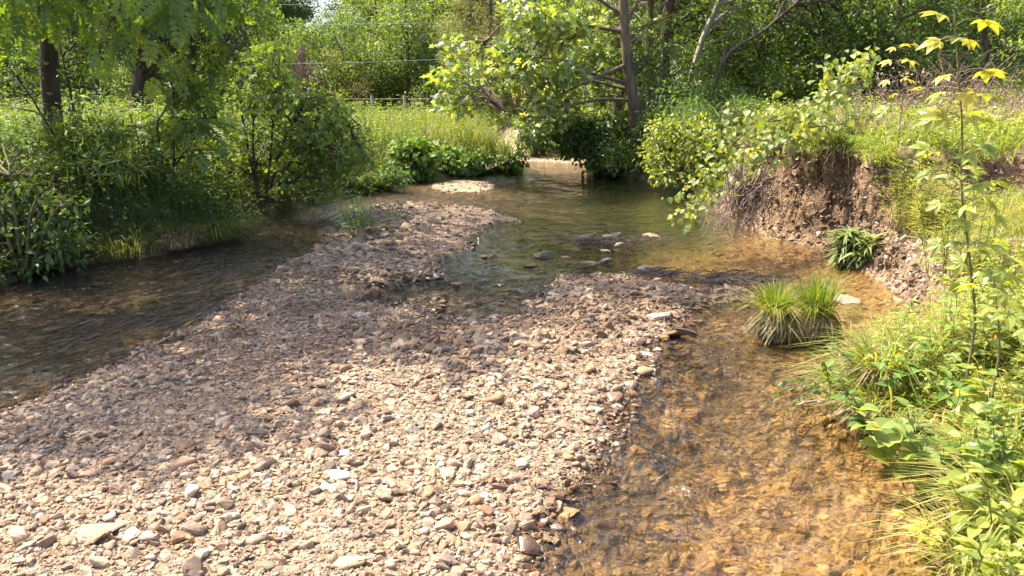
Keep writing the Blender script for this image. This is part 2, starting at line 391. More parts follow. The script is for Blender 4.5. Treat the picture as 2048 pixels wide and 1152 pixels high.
def rusty(x, y): return sstep(.50, .68, fbm(x*2.6+11, y*2.2-x*.8))
# soil colour (what the ground is made of; right channel also holds painted shade)
n1 = fbm(gx*1.1, gy*1.1); n2 = fbm(gx*6, gy*6); n3 = fbm(gx*.4+3, gy*.4)
def lerp(a, b, t): return a*(1-t)[:, None]+b*t[:, None]
def C3(*c): return np.array(c)[None, :]
soil = lerp(C3(.10, .085, .04), C3(.07, .095, .03), n1)
soil = lerp(soil, C3(.19, .20, .06), sstep(2, 6, dl)*.8)
grav = lerp(C3(.24, .18, .12), C3(.33, .25, .175), n2)
mud = lerp(C3(.12, .085, .058), C3(.20, .145, .10), n2)
barc = lerp(grav, mud, np.clip(sstep(5.2, 7.2, gy+(n1-.5)*2)*.85, 0, 1))
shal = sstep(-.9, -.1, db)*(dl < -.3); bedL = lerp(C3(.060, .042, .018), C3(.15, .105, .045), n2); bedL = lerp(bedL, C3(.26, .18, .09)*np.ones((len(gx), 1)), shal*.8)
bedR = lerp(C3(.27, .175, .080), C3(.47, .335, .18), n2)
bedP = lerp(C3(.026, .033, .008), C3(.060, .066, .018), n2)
orange = np.clip(np.exp(-(((gx-P(1400, 500)[0])/1.1)**2+((gy-P(1400, 500)[1])/1.1)**2))*1.2, 0, 1)
bed_shade = painted_bed_shade(gx, gy); bedR = lerp(bedR, C3(.15, .105, .048)*np.ones((len(gx), 1)), bed_shade); bedR = lerp(bedR, C3(.44, .25, .08)*np.ones((len(gx), 1)), rusty(gx, gy)*.6)  # right bed darkened by the painted channel shade, then rusty patches
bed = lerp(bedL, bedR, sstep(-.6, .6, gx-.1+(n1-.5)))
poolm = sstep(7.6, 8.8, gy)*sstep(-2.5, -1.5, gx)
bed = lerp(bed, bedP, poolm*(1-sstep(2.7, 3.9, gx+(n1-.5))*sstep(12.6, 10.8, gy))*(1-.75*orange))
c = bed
c = lerp(c, grav*.95, np.clip(np.exp(-(((gx-PR[0])/1.7)**2+((gy-PR[1])/2.0)**2))*1.3, 0, .9))
c = lerp(c, barc, (db > -.05)*sstep(-.02, .04, gz))
c = lerp(c, soil, (dl > 0)*1.0)
straw = lerp(C3(.17, .125, .07), C3(.28, .21, .125), n2)
c = lerp(c, straw, (dr > 0)*1.0)
clay = lerp(C3(.115, .070, .040), C3(.235, .155, .092), n1*.5+n2*.5)
c = lerp(c, clay, ((dr > 0) & (gz < 1.32) & (gy < 14))*np.maximum(cutm, (gy > 9.3)*1.0))
c = lerp(c, clay, ((dr > 0) & (dr < .5+(n2-.5)) & (gy > 5.9) & (gy < 10))*.9)
c = lerp(c, soil, ((dr > 0) & (gy > 14))*1.0)
c = lerp(c, grav*1.15, (((di > 0) | (fg > .4)) & (gy > 12))*1.0)
gcol = c
V = np.stack([gx, gy, gz], 1)
# break the face of the cut bank up in three directions
face = ((dr > .0) & (dr < .9) & (gy < 14) & (gy > 8.6)).astype(float)*cutm*sstep(.05, .2, gz)
nn = np.stack([fbm(gx*3+gz*2, gy*3, gz*4)-.5, fbm(gx*3+40, gy*3, gz*4)-.5], 1)
nf = np.stack([fbm(gx*11, gy*11, gz*12)-.5, fbm(gx*11+40, gy*11, gz*12)-.5], 1)
V[:, :2] += face[:, None]*(nn*np.array([.30, .30])+nf*.16)
V[:, 0] += -face*.10*sstep(.95, 1.4, gz); V[:, 1] += -face*.20*sstep(1.0, 1.4, gz)
nx, ny = len(xs), len(ys)
ii = (np.arange(ny-1)[:, None]*nx+np.arange(nx-1)[None]).ravel()
m, t, out = new_mat('ground_soil_gravel')
at = N_(t, 'ShaderNodeAttribute', attribute_name='Col'); tc = N_(t, 'ShaderNodeTexCoord')
vo = N_(t, 'ShaderNodeTexVoronoi'); vo.inputs['Scale'].default_value = 26
vo2 = N_(t, 'ShaderNodeTexVoronoi'); vo2.inputs['Scale'].default_value = 60
no = N_(t, 'ShaderNodeTexNoise'); no.inputs['Scale'].default_value = 9; no.inputs['Detail'].default_value = 8
wp = N_(t, 'ShaderNodeMix', data_type='RGBA', blend_type='ADD'); wp.inputs[0].default_value = .06
t.links.new(tc.outputs['Object'], wp.inputs[6]); t.links.new(no.outputs['Color'], wp.inputs[7])
for v_ in (vo, vo2): t.links.new(wp.outputs[2], v_.inputs['Vector'])
t.links.new(tc.outputs['Object'], no.inputs['Vector'])
bw = N_(t, 'ShaderNodeRGBToBW'); t.links.new(vo.outputs['Color'], bw.inputs[0])
mx = N_(t, 'ShaderNodeMix', data_type='RGBA', blend_type='MULTIPLY'); mx.inputs[0].default_value = .85
t.links.new(at.outputs['Color'], mx.inputs[6]); t.links.new(ramp(t, bw.outputs[0], [(.2, (.45, .43, .40)), (.75, (1.35, 1.3, 1.25))]), mx.inputs[7])
mx2 = N_(t, 'ShaderNodeMix', data_type='RGBA', blend_type='MULTIPLY'); mx2.inputs[0].default_value = .9
t.links.new(mx.outputs[2], mx2.inputs[6]); t.links.new(ramp(t, no.outputs['Fac'], [(.3, (.55, .5, .45)), (.7, (1.3, 1.3, 1.3))]), mx2.inputs[7])
sm = N_(t, 'ShaderNodeMath', operation='ADD'); t.links.new(vo.outputs['Distance'], sm.inputs[0]); t.links.new(vo2.outputs['Distance'], sm.inputs[1])
b1 = N_(t, 'ShaderNodeBump', invert=True); b1.inputs['Strength'].default_value = .8; b1.inputs['Distance'].default_value = .015; t.links.new(sm.outputs[0], b1.inputs['Height'])
b2 = N_(t, 'ShaderNodeBump'); b2.inputs['Strength'].default_value = .7; b2.inputs['Distance'].default_value = .05; t.links.new(no.outputs['Fac'], b2.inputs['Height']); t.links.new(b1.outputs[0], b2.inputs['Normal'])
p = N_(t, 'ShaderNodeBsdfPrincipled'); p.inputs['Roughness'].default_value = .9
t.links.new(mx2.outputs[2], p.inputs['Base Color']); t.links.new(b2.outputs[0], p.inputs['Normal']); t.links.new(p.outputs[0], out.inputs[0])
M_GROUND = m
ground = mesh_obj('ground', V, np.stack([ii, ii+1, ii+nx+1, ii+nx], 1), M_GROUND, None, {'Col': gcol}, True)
tag(ground, kind='structure')

# ------------------------------------------------------------ water
wx = np.arange(-9, 14, .12); wy = np.arange(-5, 31, .12); WX, WY = np.meshgrid(wx, wy); a_, b_ = WX.ravel(), WY.ravel()
def blob(px, py, rx, ry):
    q = P(px, py); return np.exp(-(((a_-q[0])/rx)**2+((b_-q[1])/ry)**2))
leftm = sstep(.0, -1.0, a_+.55*sstep(6, 4, b_)-.0) * sstep(16, 13, b_)
rough = .22+.95*leftm*sstep(13.5, 10, b_)*(.45+.9*sstep(.35, .65, fbm(a_*.9, b_*.9)))+1.9*blob(890, 393, 2.2, 2.2)+1.0*blob(1360, 760, .9, 1.1)+.5*blob(1250, 960, .6, .6)+1.5*blob(930, 590, 1.4, .9)+2*blob(780, 590, .7, .5)+.22*sstep(8, 6.5, b_)*sstep(-.5, .3, a_)+.5*blob(620, 460, 1.2, 2.0)+.25*blob(1150, 470, 1.5, 1)
m, t, out = new_mat('stream_water')
tc = N_(t, 'ShaderNodeTexCoord')
def wave(rot, sx, sy, scale, det, dist=0.0):
    # rotate so that x runs across the current, then compress the along-current axis
    mp = N_(t, 'ShaderNodeMapping'); mp.inputs['Rotation'].default_value = (0, 0, math.radians(rot))
    sc = N_(t, 'ShaderNodeMapping'); sc.inputs['Scale'].default_value = (sx, sy, 1)
    t.links.new(tc.outputs['Object'], mp.inputs[0]); t.links.new(mp.outputs[0], sc.inputs[0])
    n = N_(t, 'ShaderNodeTexNoise'); n.inputs['Scale'].default_value = scale; n.inputs['Detail'].default_value = det; n.inputs['Distortion'].default_value = dist
    t.links.new(sc.outputs[0], n.inputs['Vector']); return n.outputs['Fac']
wa = wave(18, 1.0, .34, 5.2, 5, 1.8); wb = wave(50, 1.0, .5, 4.2, 4, 1.4); wc = wave(0, 1, 1, 2.2, 2); wd = wave(10, .8, 1.3, 22, 2)
fa = N_(t, 'ShaderNodeAttribute', attribute_name='leftm'); ra = N_(t, 'ShaderNodeAttribute', attribute_name='rough')
mf = N_(t, 'ShaderNodeMix', data_type='FLOAT'); t.links.new(fa.outputs['Fac'], mf.inputs[0]); t.links.new(wb, mf.inputs[2]); t.links.new(wa, mf.inputs[3])
bb = N_(t, 'ShaderNodeBump'); bb.inputs['Distance'].default_value = .17
t.links.new(ra.outputs['Fac'], bb.inputs['Strength']); t.links.new(mf.outputs[0], bb.inputs['Height'])
bc = N_(t, 'ShaderNodeBump'); bc.inputs['Distance'].default_value = .03; bc.inputs['Strength'].default_value = .12; t.links.new(wc, bc.inputs['Height']); t.links.new(bb.outputs[0], bc.inputs['Normal'])
bd = N_(t, 'ShaderNodeBump'); bd.inputs['Distance'].default_value = .006; bd.inputs['Strength'].default_value = .35; t.links.new(wd, bd.inputs['Height']); t.links.new(bc.outputs[0], bd.inputs['Normal'])
tr = N_(t, 'ShaderNodeBsdfTransparent'); tr.inputs[0].default_value = (.90, .86, .74, 1)
gl = N_(t, 'ShaderNodeBsdfGlossy'); gl.inputs['Roughness'].default_value = .04; gl.inputs[0].default_value = (1, 1, 1, 1)
fr = N_(t, 'ShaderNodeFresnel'); fr.inputs['IOR'].default_value = 1.38
t.links.new(bd.outputs[0], gl.inputs['Normal']); t.links.new(bd.outputs[0], fr.inputs['Normal'])
mi = N_(t, 'ShaderNodeMixShader'); t.links.new(fr.outputs[0], mi.inputs[0]); t.links.new(tr.outputs[0], mi.inputs[1]); t.links.new(gl.outputs[0], mi.inputs[2])
rf = N_(t, 'ShaderNodeBsdfRefraction'); rf.inputs['IOR'].default_value = 1.15; rf.inputs['Roughness'].default_value = .025; rf.inputs[0].default_value = (.97, .94, .86, 1)
t.links.new(bd.outputs[0], rf.inputs['Normal']); mt = N_(t, 'ShaderNodeMixShader'); mt.inputs[0].default_value = .28
t.links.new(tr.outputs[0], mt.inputs[1]); t.links.new(rf.outputs[0], mt.inputs[2]); t.links.new(mt.outputs[0], mi.inputs[1])
t.links.new(mi.outputs[0], out.inputs[0]); M_WATER = m
nx, ny = len(wx), len(wy); ii = (np.arange(ny-1)[:, None]*nx+np.arange(nx-1)[None]).ravel()
wz = (fbm(a_*2.2+b_, b_*1.4)-.5)*.02*np.clip(rough, 0, 1)
water = mesh_obj('water', np.stack([a_, b_, wz], 1), np.stack([ii, ii+1, ii+nx+1, ii+nx], 1), M_WATER, None, {'leftm': leftm, 'rough': np.clip(rough, 0, 2)}, True)
tag(water, kind='structure')

# ------------------------------------------------------------ stones
from mathutils.bvhtree import BVHTree
import bmesh
def stone_variant(seed, hi):
    rg = np.random.default_rng(seed)
    n = rg.integers(9, 15); pts = norm(rg.normal(size=(n, 3)))*rg.uniform(.8, 1.05, (n, 1))*np.array([1, rg.uniform(.6, .9), rg.uniform(.35, .65)])*.5
    pts = pts-(pts.min(0)+pts.max(0))/2; pts /= max(np.ptp(pts[:, 0]), np.ptp(pts[:, 1]))
    bm = bmesh.new()
    for q in pts: bm.verts.new(q)
    r = bmesh.ops.convex_hull(bm, input=bm.verts)
    bmesh.ops.delete(bm, geom=list({v for v in r['geom_interior'] if isinstance(v, bmesh.types.BMVert)}), context='VERTS')
    if hi:
        bmesh.ops.bevel(bm, geom=bm.edges[:], offset=.075, segments=1, affect='EDGES', profile=.6)
    bmesh.ops.triangulate(bm, faces=bm.faces[:])
    if hi == 2:
        bmesh.ops.subdivide_edges(bm, edges=bm.edges[:], cuts=1, use_grid_fill=True)
        for v in bm.verts: v.co += Vector(v.co).normalized()*.05*(mnoise.noise(v.co*6+Vector((seed, 0, 0))))
        bmesh.ops.triangulate(bm, faces=bm.faces[:])
    bm.verts.ensure_lookup_table(); V = np.clip(np.array([v.co[:] for v in bm.verts]), pts.min(0), pts.max(0)); bm.verts.index_update()
    F = np.array([[v.index for v in f.verts] for f in bm.faces]); bm.free(); return V, F
LO = [stone_variant(s_, 0) for s_ in range(16)]; HI = [stone_variant(s_+50, 1) for s_ in range(16)]
PAL = np.array([(.60, .50, .40), (.70, .61, .50), (.48, .37, .28), (.52, .46, .38), (.42, .36, .31), (.62, .46, .34), (.55, .42, .27), (.40, .32, .25), (.76, .68, .58), (.50, .34, .24), (.37, .31, .27), (.57, .52, .45)])
def scatter(pos, size, colr, wet, variants, tilt=.35):
    Vs = []; Fs = []; Cs = []; Ws = []; n = 0
    vi = R.integers(0, len(variants), len(pos))
    for k, (TV, TF) in enumerate(variants):
        s_ = np.where(vi == k)[0]
        if not len(s_): continue
        N = len(s_); yaw = R.random(N)*6.283; up = norm(np.stack([R.normal(size=N)*tilt, R.normal(size=N)*tilt, np.ones(N)], 1))
        d = np.stack([np.cos(yaw), np.sin(yaw), np.zeros(N)], 1); x = norm(np.cross(d, up)); d = np.cross(up, x)
        fl = R.uniform(.75, 1.2, (N, 1, 1))
        V = (TV[None, :, 0, None]*x[:, None]+TV[None, :, 1, None]*d[:, None]*fl+TV[None, :, 2, None]*up[:, None])*size[s_][:, None, None]+pos[s_][:, None]
        kk = len(TV); Fs.append((TF[None]+(np.arange(N)*kk)[:, None, None]).reshape(-1, 3)+n); Vs.append(V.reshape(-1, 3)); n += N*kk
        Cs.append(np.repeat(colr[s_], kk, 0)); Ws.append(np.repeat(wet[s_], kk))
    return np.concatenate(Vs), np.concatenate(Fs), np.concatenate(Cs), np.concatenate(Ws)
def infront(x, y, m=.6):
    return (np.abs(x) < (y*.69+m))
def stonecol(x, y, z, N):
    c = PAL[R.integers(0, len(PAL), N)]*R.uniform(.42, .85, (N, 1))*np.array([.95, .83, .70])
    dry = 1-np.clip(sstep(5.0, 7.4, y+(fbm(x*1.1, y*1.1)-.5)*3.0)*.80, 0, 1)       # the far half of the bar is silty and damp
    dirt = C3(.235, .175, .12)*R.uniform(.55, 1.3, (N, 1))
    c = lerp(c, dirt, (1-dry)*.55)
    pt = sstep(.46, .62, fbm(x*1.5+31, y*1.5))*sstep(5.0, 6.5, y); c = lerp(c, c*np.array([.68, .63, .57]), pt)
    wet = sstep(.045, .012, z)
    c = lerp(c, c*np.array([.52, .44, .36]), wet)
    return c, wet
# the bar
def bar_pts(n, ylo, yhi):
    y = R.uniform(ylo, yhi, n); x = R.uniform(-1, 1, n)*(y*.69+.6)
    z, dl_, db_, dr_, di_, _, _ = height(x, y, True)
    k = (db_ > -.12) | ((di_ > -.05) & (y > 10)); return x[k], y[k], z[k]
def sizes(n, lo, k): return lo*np.exp(R.normal(size=n)*k)
pieces = []
for (n, yl, yh, s0, k, var) in ((25000, 2.7, 6.2, .043, .48, HI), (56000, 2.7, 6.2, .020, .35, LO), (36000, 6.0, 9.5, .045, .5, LO), (26000, 6.0, 9.5, .024, .35, LO), (20000, 9.3, 14.5, .055, .5, LO), (9000, 14, 19, .045, .35, LO)):
    x, y, z = bar_pts(n, yl, yh); N = len(x); s_ = np.clip(.80*sizes(N, s0, k)*(.5+1.05*fbm(x*1.0+3, y*1.0, o=2)), .01, .15)
    c, wt = stonecol(x, y, z, N)
    pieces.append(scatter(np.stack([x, y, z+s_*.08], 1), s_, c, wt, var))
def join_p(name, pieces, mat):
    Vs = []; Fs = []; n = 0
    for V, F, c, w_ in pieces: Vs.append(V); Fs.append(F+n); n += len(V)
    return mesh_obj(name, np.concatenate(Vs), np.concatenate(Fs), mat, None, {'Col': np.concatenate([q[2] for q in pieces]), 'wet': np.concatenate([q[3] for q in pieces])})
g = join_p('gravel', pieces, M_STONES); tag(g, 'loose tan, pink and grey creek gravel covering the bar between the two channels', 'gravel', kind='stuff')
# stones lying on the bed
pieces = []
for (n, yl, yh, s0) in ((17000, 2.7, 7, .035), (9000, 7, 13, .05), (9000, 12.5, 20, .04), (1200, 2.7, 7.5, .07)):
    y = R.uniform(yl, yh, n); x = R.uniform(-1, 1, n)*(y*.69+.4)
    z, dl_, db_, dr_, di_, _, _ = height(x, y, True); k = (z < -.003); x, y, z = x[k], y[k], z[k]; N = len(x)
    s_ = np.clip(sizes(N, s0, .5), .012, .13)
    orr = np.array([(.46, .31, .13), (.40, .27, .14), (.33, .23, .12), (.50, .38, .23), (.27, .18, .10), (.44, .33, .21)])[R.integers(0, 6, N)]
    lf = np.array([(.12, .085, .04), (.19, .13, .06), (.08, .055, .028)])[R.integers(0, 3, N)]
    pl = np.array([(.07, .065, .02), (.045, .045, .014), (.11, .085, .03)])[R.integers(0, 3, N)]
    orr = orr*np.array([1.0, .90, .72]); orr = lerp(orr, orr*np.array([.44, .42, .38]), painted_bed_shade(x, y)); c = lerp(lf, orr, sstep(-.6, .6, x-.1)); pm = sstep(7.6, 8.8, y)*sstep(-2.5, -1.5, x)*(1-sstep(2.7, 3.9, x)*sstep(12.6, 10.8, y))  # bed stones take the same painted shade
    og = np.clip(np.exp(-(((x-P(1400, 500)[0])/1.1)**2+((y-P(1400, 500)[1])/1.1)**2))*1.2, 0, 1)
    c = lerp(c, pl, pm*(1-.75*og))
    rf_ = np.clip(np.exp(-(((x-PR[0])/1.8)**2+((y-PR[1])/2.1)**2))*1.5, 0, .95); c = lerp(c, C3(.40, .30, .21)*np.ones((N, 1)), rf_)
    c = c*R.uniform(.6, 1.3, (N, 1))
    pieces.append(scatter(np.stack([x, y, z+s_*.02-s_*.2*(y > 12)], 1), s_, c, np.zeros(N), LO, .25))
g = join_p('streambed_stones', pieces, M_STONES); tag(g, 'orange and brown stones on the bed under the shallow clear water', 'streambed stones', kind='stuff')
# crumbled stones at the foot of the cut bank and pebbles on the right slope
pieces = []
n = 26000; y = R.uniform(3, 13, n); x = R.uniform(1.5, 9, n); z, _, _, dr_, _, cu, _ = height(x, y, True)
cl = fbm(x*1.5, y*1.5)
k = (dr_ > 0) & infront(x, y) & (((cu > .5) & (dr_ < .55) & (z < .85)) | ((cu < .5) & (y > 5.5) & (cl > .36) & (dr_ < 4.5) & (z < 1.15))); x, y, z, cu = x[k], y[k], z[k], cu[k]; N = len(x); s_ = np.clip(sizes(N, .038, .35), .015, .1)
c = PAL[R.integers(0, len(PAL), N)]*R.uniform(.6, 1.0, (N, 1)); c = lerp(c, C3(.22, .14, .085)*R.uniform(.6, 1.3, (N, 1)), cu*.85)
pieces.append(scatter(np.stack([x, y, z], 1), s_, c, np.zeros(N), LO, .8))
n = 80000; y = R.uniform(6.0, 13.6, n); x = R.uniform(2, 6.5, n); z, _, _, dr_, _, cu, _ = height(x, y, True)
k = ((cu > .5) | ((dr_ < .40) & (y < 9.6))) & (dr_ > .02) & (dr_ < .85) & (z < 1.36) & (z > .02); x, y, z = x[k], y[k], z[k]
# ride on the displaced face
nn_ = np.stack([fbm(x*3+z*2, y*3, z*4)-.5, fbm(x*3+40, y*3, z*4)-.5], 1); x = x+nn_[:, 0]*.3-.10*sstep(.95, 1.4, z); y = y+nn_[:, 1]*.3-.20*sstep(1.0, 1.4, z); N = len(x); s_ = np.clip(sizes(N, .034, .55), .012, .14)
c = lerp(C3(.125, .080, .048)*np.ones((N, 1)), C3(.28, .195, .125)*np.ones((N, 1)), fbm(x*2, y*2, z*5))*R.uniform(.6, 1.35, (N, 1)); rk = R.random(N) < .08; c[rk] = PAL[R.integers(0, len(PAL), rk.sum())]*.6
pieces.append(scatter(np.stack([x, y, z], 1), s_, c, np.zeros(N), LO, 1.2))
g = join_p('bank_pebbles', pieces, M_STONES); tag(g, 'pebbles and crumbled clods on the slope of the right bank', 'pebbles', kind='stuff')

# individually placed rocks
BIG = [stone_variant(200+s_, 2) for s_ in range(10)]
big_me = []
for k, (TV, TF) in enumerate(BIG):
    o = mesh_obj('rock', TV, TF, M_ROCK); big_me.append(o.data); bpy.data.objects.remove(o)
def rock(px, py, wpx, flat, colr, label, yaw=None, lift=.10, asp=.75, grp=None, name='rock', z=None):
    q = hit(px, py); zz = q[2]; dist = math.hypot(q[1], CAM_H); s_ = wpx/FPX*dist*1.08
    o = bpy.data.objects.new(name, big_me[random.randrange(len(big_me))]); COL.objects.link(o)
    o.location = (q[0], q[1], zz+s_*flat*lift); o.scale = (s_, s_*asp, s_*flat*1.5)
    o.rotation_euler = (random.uniform(-.12, .12), random.uniform(-.12, .12), random.uniform(-.5, .5) if yaw is None else yaw)
    o.color = (*[q_*.68 for q_ in colr], 1)
    if zz < 0: o.scale = (s_*1.2, s_*asp*1.2, s_*flat*2.0); o.location.z = s_*flat*.35
    return tag(o, label, 'rock', grp)
PALE = (.66, .57, .45); WHT = (.80, .75, .67); TAN = (.50, .38, .26); GRY = (.42, .38, .33); PNK = (.60, .42, .33); DRK = (.15, .11, .08); BRN = (.30, .21, .14); RED = (.44, .27, .18)
rocks = [
 (1172, 484, 30, .5, (.30, .24, .17), 'brown rock at the left end of the pool debris', 0),
 (1196, 489, 26, .5, DRK, 'dark rock under the stranded sticks in the pool', .2),
 (1222, 484, 30, .5, (.36, .28, .2), 'brown rock under the pale stick in the pool', -.2),
 (1238, 497, 20, .5, (.42, .32, .22), 'small brown rock at the right end of the pool debris', 0),
 (1303, 478, 34, .3, (.45, .33, .2), 'flat tan rock awash in the orange shallows', 0),
 (182, 1072, 128, .17, (.33, .30, .22), 'large flat grey-green slab lying in the gravel near the bottom left corner', .25),
 (372, 929, 56, .5, RED, 'wedge-shaped tan rock in the sunlit gravel at left', .3),
 (462, 1044, 42, .8, PALE, 'blocky cream rock standing upright in the near gravel', 0),
 (298, 1077, 52, .5, PNK, 'pinkish rock with a flat top right of the large grey-green slab', -.2),
 (677, 913, 50, .55, (.70, .66, .56), 'pale grey block with a straight front edge in the middle of the near bar', 0),
 (675, 956, 58, .4, PALE, 'long cream rock just below the pale grey block', .1),
 (759, 966, 62, .35, (.42, .32, .25), 'long flat brown rock with a pale top in the sunlit gravel', -.15),
 (712, 930, 26, .6, PNK, 'small squared pink stone right of the pale grey block', .2),
 (825, 864, 38, .7, (.46, .38, .29), 'rounded tan cobble in the grey shaded gravel', .4),
 (768, 843, 36, .6, (.45, .38, .30), 'brown-topped rounded cobble up and left of the rounded tan cobble', 0),
 (973, 862, 30, .7, (.42, .42, .42), 'blue-grey angular stone in the middle gravel', .5),
 (702, 1132, 64, .4, (.66, .50, .32), 'long ochre stone at the bottom edge of the photo', .05),
 (778, 1134, 42, .5, TAN, 'tan stone at the bottom edge right of the long ochre stone', -.4),
 (989, 976, 56, .45, RED, 'reddish brown wedge beside the near water edge', -.6),
 (962, 994, 34, .6, WHT, 'white angular stone left below the reddish brown wedge', -.4),
 (515, 874, 40, .8, (.24, .17, .12), 'dark brown knobbly rock on the shaded gravel', 0),
 (505, 893, 30, .5, (.38, .35, .25), 'olive flat stone in front of the dark brown knobbly rock', 0),
 (571, 1067, 36, .5, WHT, 'bright white wedge of stone in the near gravel', -.7),
 (515, 1085, 46, .5, (.62, .48, .32), 'yellowish triangular stone in the near gravel', .2),
 (95, 905, 50, .5, (.34, .31, .28), 'dark grey rock in the gravel by the left edge', 0),
 (25, 955, 40, .6, (.55, .50, .42), 'rounded beige rock at the left edge of the photo', 0),
 (725, 635, 36, .6, (.62, .50, .37), 'pale rounded rock at the rim of the bar, left of the small pool', -.2),
 (702, 629, 30, .5, (.40, .27, .22), 'pink-brown stone touching the pale rounded rock', .4),
 (1168, 643, 32, .7, (.48, .38, .28), 'single tan cobble standing out on the brown gravel near the pool', 0),
 (1319, 638, 50, .5, (.66, .56, .46), 'pale block on the right rim of the bar next to the channel', -.25),
 (1286, 711, 38, .5, WHT, 'white stone with a rusty base on the right rim of the bar', -.3),
 (1288, 747, 52, .45, (.44, .30, .18), 'flat brown rock jutting from the bar into the right channel', -.1),
 (1233, 783, 26, .9, (.42, .33, .23), 'squared tan block at the water edge of the right channel', 0),
 (1352, 677, 58, .35, (.22, .14, .09), 'wet dark brown rock lying in the edge of the right channel', -.4),
 (1377, 611, 28, .6, DRK, 'small dark wet rock near the point of the bar', 0),
 (1410, 585, 26, .6, (.35, .19, .13), 'reddish rock near the debris at the point of the bar', 0),
 (1441, 586, 24, .7, (.33, .2, .14), 'second reddish rock from the tip of the bar, right of its twin', .3),
 (1088, 519, 38, .34, (.13, .12, .06), 'dark mossy rock rising from the middle of the pool', 0),
 (1130, 520, 18, .4, (.2, .17, .1), 'small mossy rock at the right of the dark mossy rock', 0),
 (1062, 542, 24, .45, DRK, 'low dark rock in the pool below the mossy rock', 0),
 (1207, 531, 26, .6, (.12, .12, .12), 'black wet rock at the top rim of the right-hand bar', .1),
 (1178, 538, 30, .5, (.30, .24, .15), 'olive-brown rock left of the black wet rock', 0),
 (1209, 507, 18, .5, (.52, .38, .25), 'small tan rock alone in the pool', 0),
 (969, 519, 12, .6, DRK, 'left one of the two tiny dark rocks in the pool', 0),
 (985, 518, 14, .5, BRN, 'right one of the two tiny dark rocks in the pool', 0),
 (914, 576, 18, .5, BRN, 'little brown rock in the narrow strip of shallow water', 0),
 (1297, 548, 42, .4, (.20, .17, .12), 'wet low rock with foam of debris above the right-hand bar', 0),
 (873, 703, 36, .5, (.58, .50, .38), 'pale stone on the mid bar below the small pool', 0),
 (842, 712, 36, .45, (.40, .34, .24), 'brown-grey stone left of the pale stone on the mid bar', .2),
 (1166, 768, 32, .7, (.46, .44, .37), 'round grey-green cobble near the right rim of the bar', 0),
 (1260, 685, 30, .4, (.38, .38, .35), 'flat slate-grey stone on the right rim of the bar', -.4),
 (1691, 609, 60, .25, (.52, .40, .32), 'flat pinkish rock just above the water beside the sedge tussock', .1),
 (1067, 1097, 36, .5, (.24, .18, .15), 'dark angular rock at the near water edge', 0),
 (1042, 932, 40, .5, (.40, .33, .26), 'grey-brown slab near the near right water edge', -.6),
 (1098, 1024, 34, .5, (.34, .25, .19), 'brown rock half in the water at the near edge', -.3),
]
for r_ in rocks: rock(*r_)
cob = 'larger cobbles scattered over the gravel bar'
cnt = 0
while cnt < 160:
    y = 2.9+8*random.random()**1.6; x = random.uniform(-1, 1)*(y*.66)
    z, _, db_, _, _, _, _ = [q[0] for q in height(np.array([x]), np.array([y]), True)]
    if db_ < .12 or z < .01: continue
    s_ = random.uniform(.06, .105)*(1 if y < 6 else 1.15)
    o = bpy.data.objects.new('cobble', big_me[random.randrange(len(big_me))]); COL.objects.link(o)
    fl = random.uniform(.35, .8)
    o.location = (x, y, z+s_*fl*.15); o.scale = (s_, s_*random.uniform(.6, .95), s_*fl*1.3)
    o.rotation_euler = (random.uniform(-.3, .3), random.uniform(-.3, .3), random.uniform(0, 6.28))
    cc = PAL[random.randrange(len(PAL))]*random.uniform(.5, .85)*np.array([1, .93, .8]); dk = float(sstep(5.0, 7.4, y))*.6
    cc = cc*(1-dk)+np.array([.2, .15, .1])*dk; o.color = (*cc, 1)
    tag(o, 'fist-sized angular cobble lying loose among the finer gravel of the bar', 'cobble', cob); cnt += 1

# ------------------------------------------------------------ woody plants
def curve(a, b, sag=0.0, n=6, jit=.04):
    a = np.asarray(a, float); b = np.asarray(b, float); t = np.linspace(0, 1, n)[:, None]
    L = np.linalg.norm(b-a); p_ = a*(1-t)+b*t
    j = R.normal(size=(n, 3))*jit*L; j[0] = 0; j[-1] = 0
    p_ += j; p_[:, 2] += (sag*L*4*t*(1-t))[:, 0]; return p_
def clumps(g, cen, rad, nper, tpl, size, upb=.7, droop=.3, flat=.7, rg=None, base=.5, shell=.5):
    for c_, r_ in zip(cen, rad):
        n = max(3, int(nper*r_*r_)); o_ = norm(R.normal(size=(n, 3))); rr = R.random((n, 1))**shell*r_
        pos = c_+o_*rr*np.array([1, 1, flat])
        d = o_*.7+R.normal(size=(n, 3))*.6+np.array([0, 0, -droop])
        up = R.normal(size=(n, 3))*.55+np.array([0, 0, upb])+o_*.35
        cv = R.normal()*.10
        g.leaves(tpl, pos, d, up, size*R.uniform(.65, 1.25, n), np.clip(base+cv*1.4+R.normal(size=n)*.22, 0, 1))
def envelope(n, c_, r_, lo=.35):
    o_ = norm(R.normal(size=(n, 3))); rr = R.uniform(lo, 1, (n, 1))
    return np.asarray(c_)+o_*rr*np.asarray(r_)
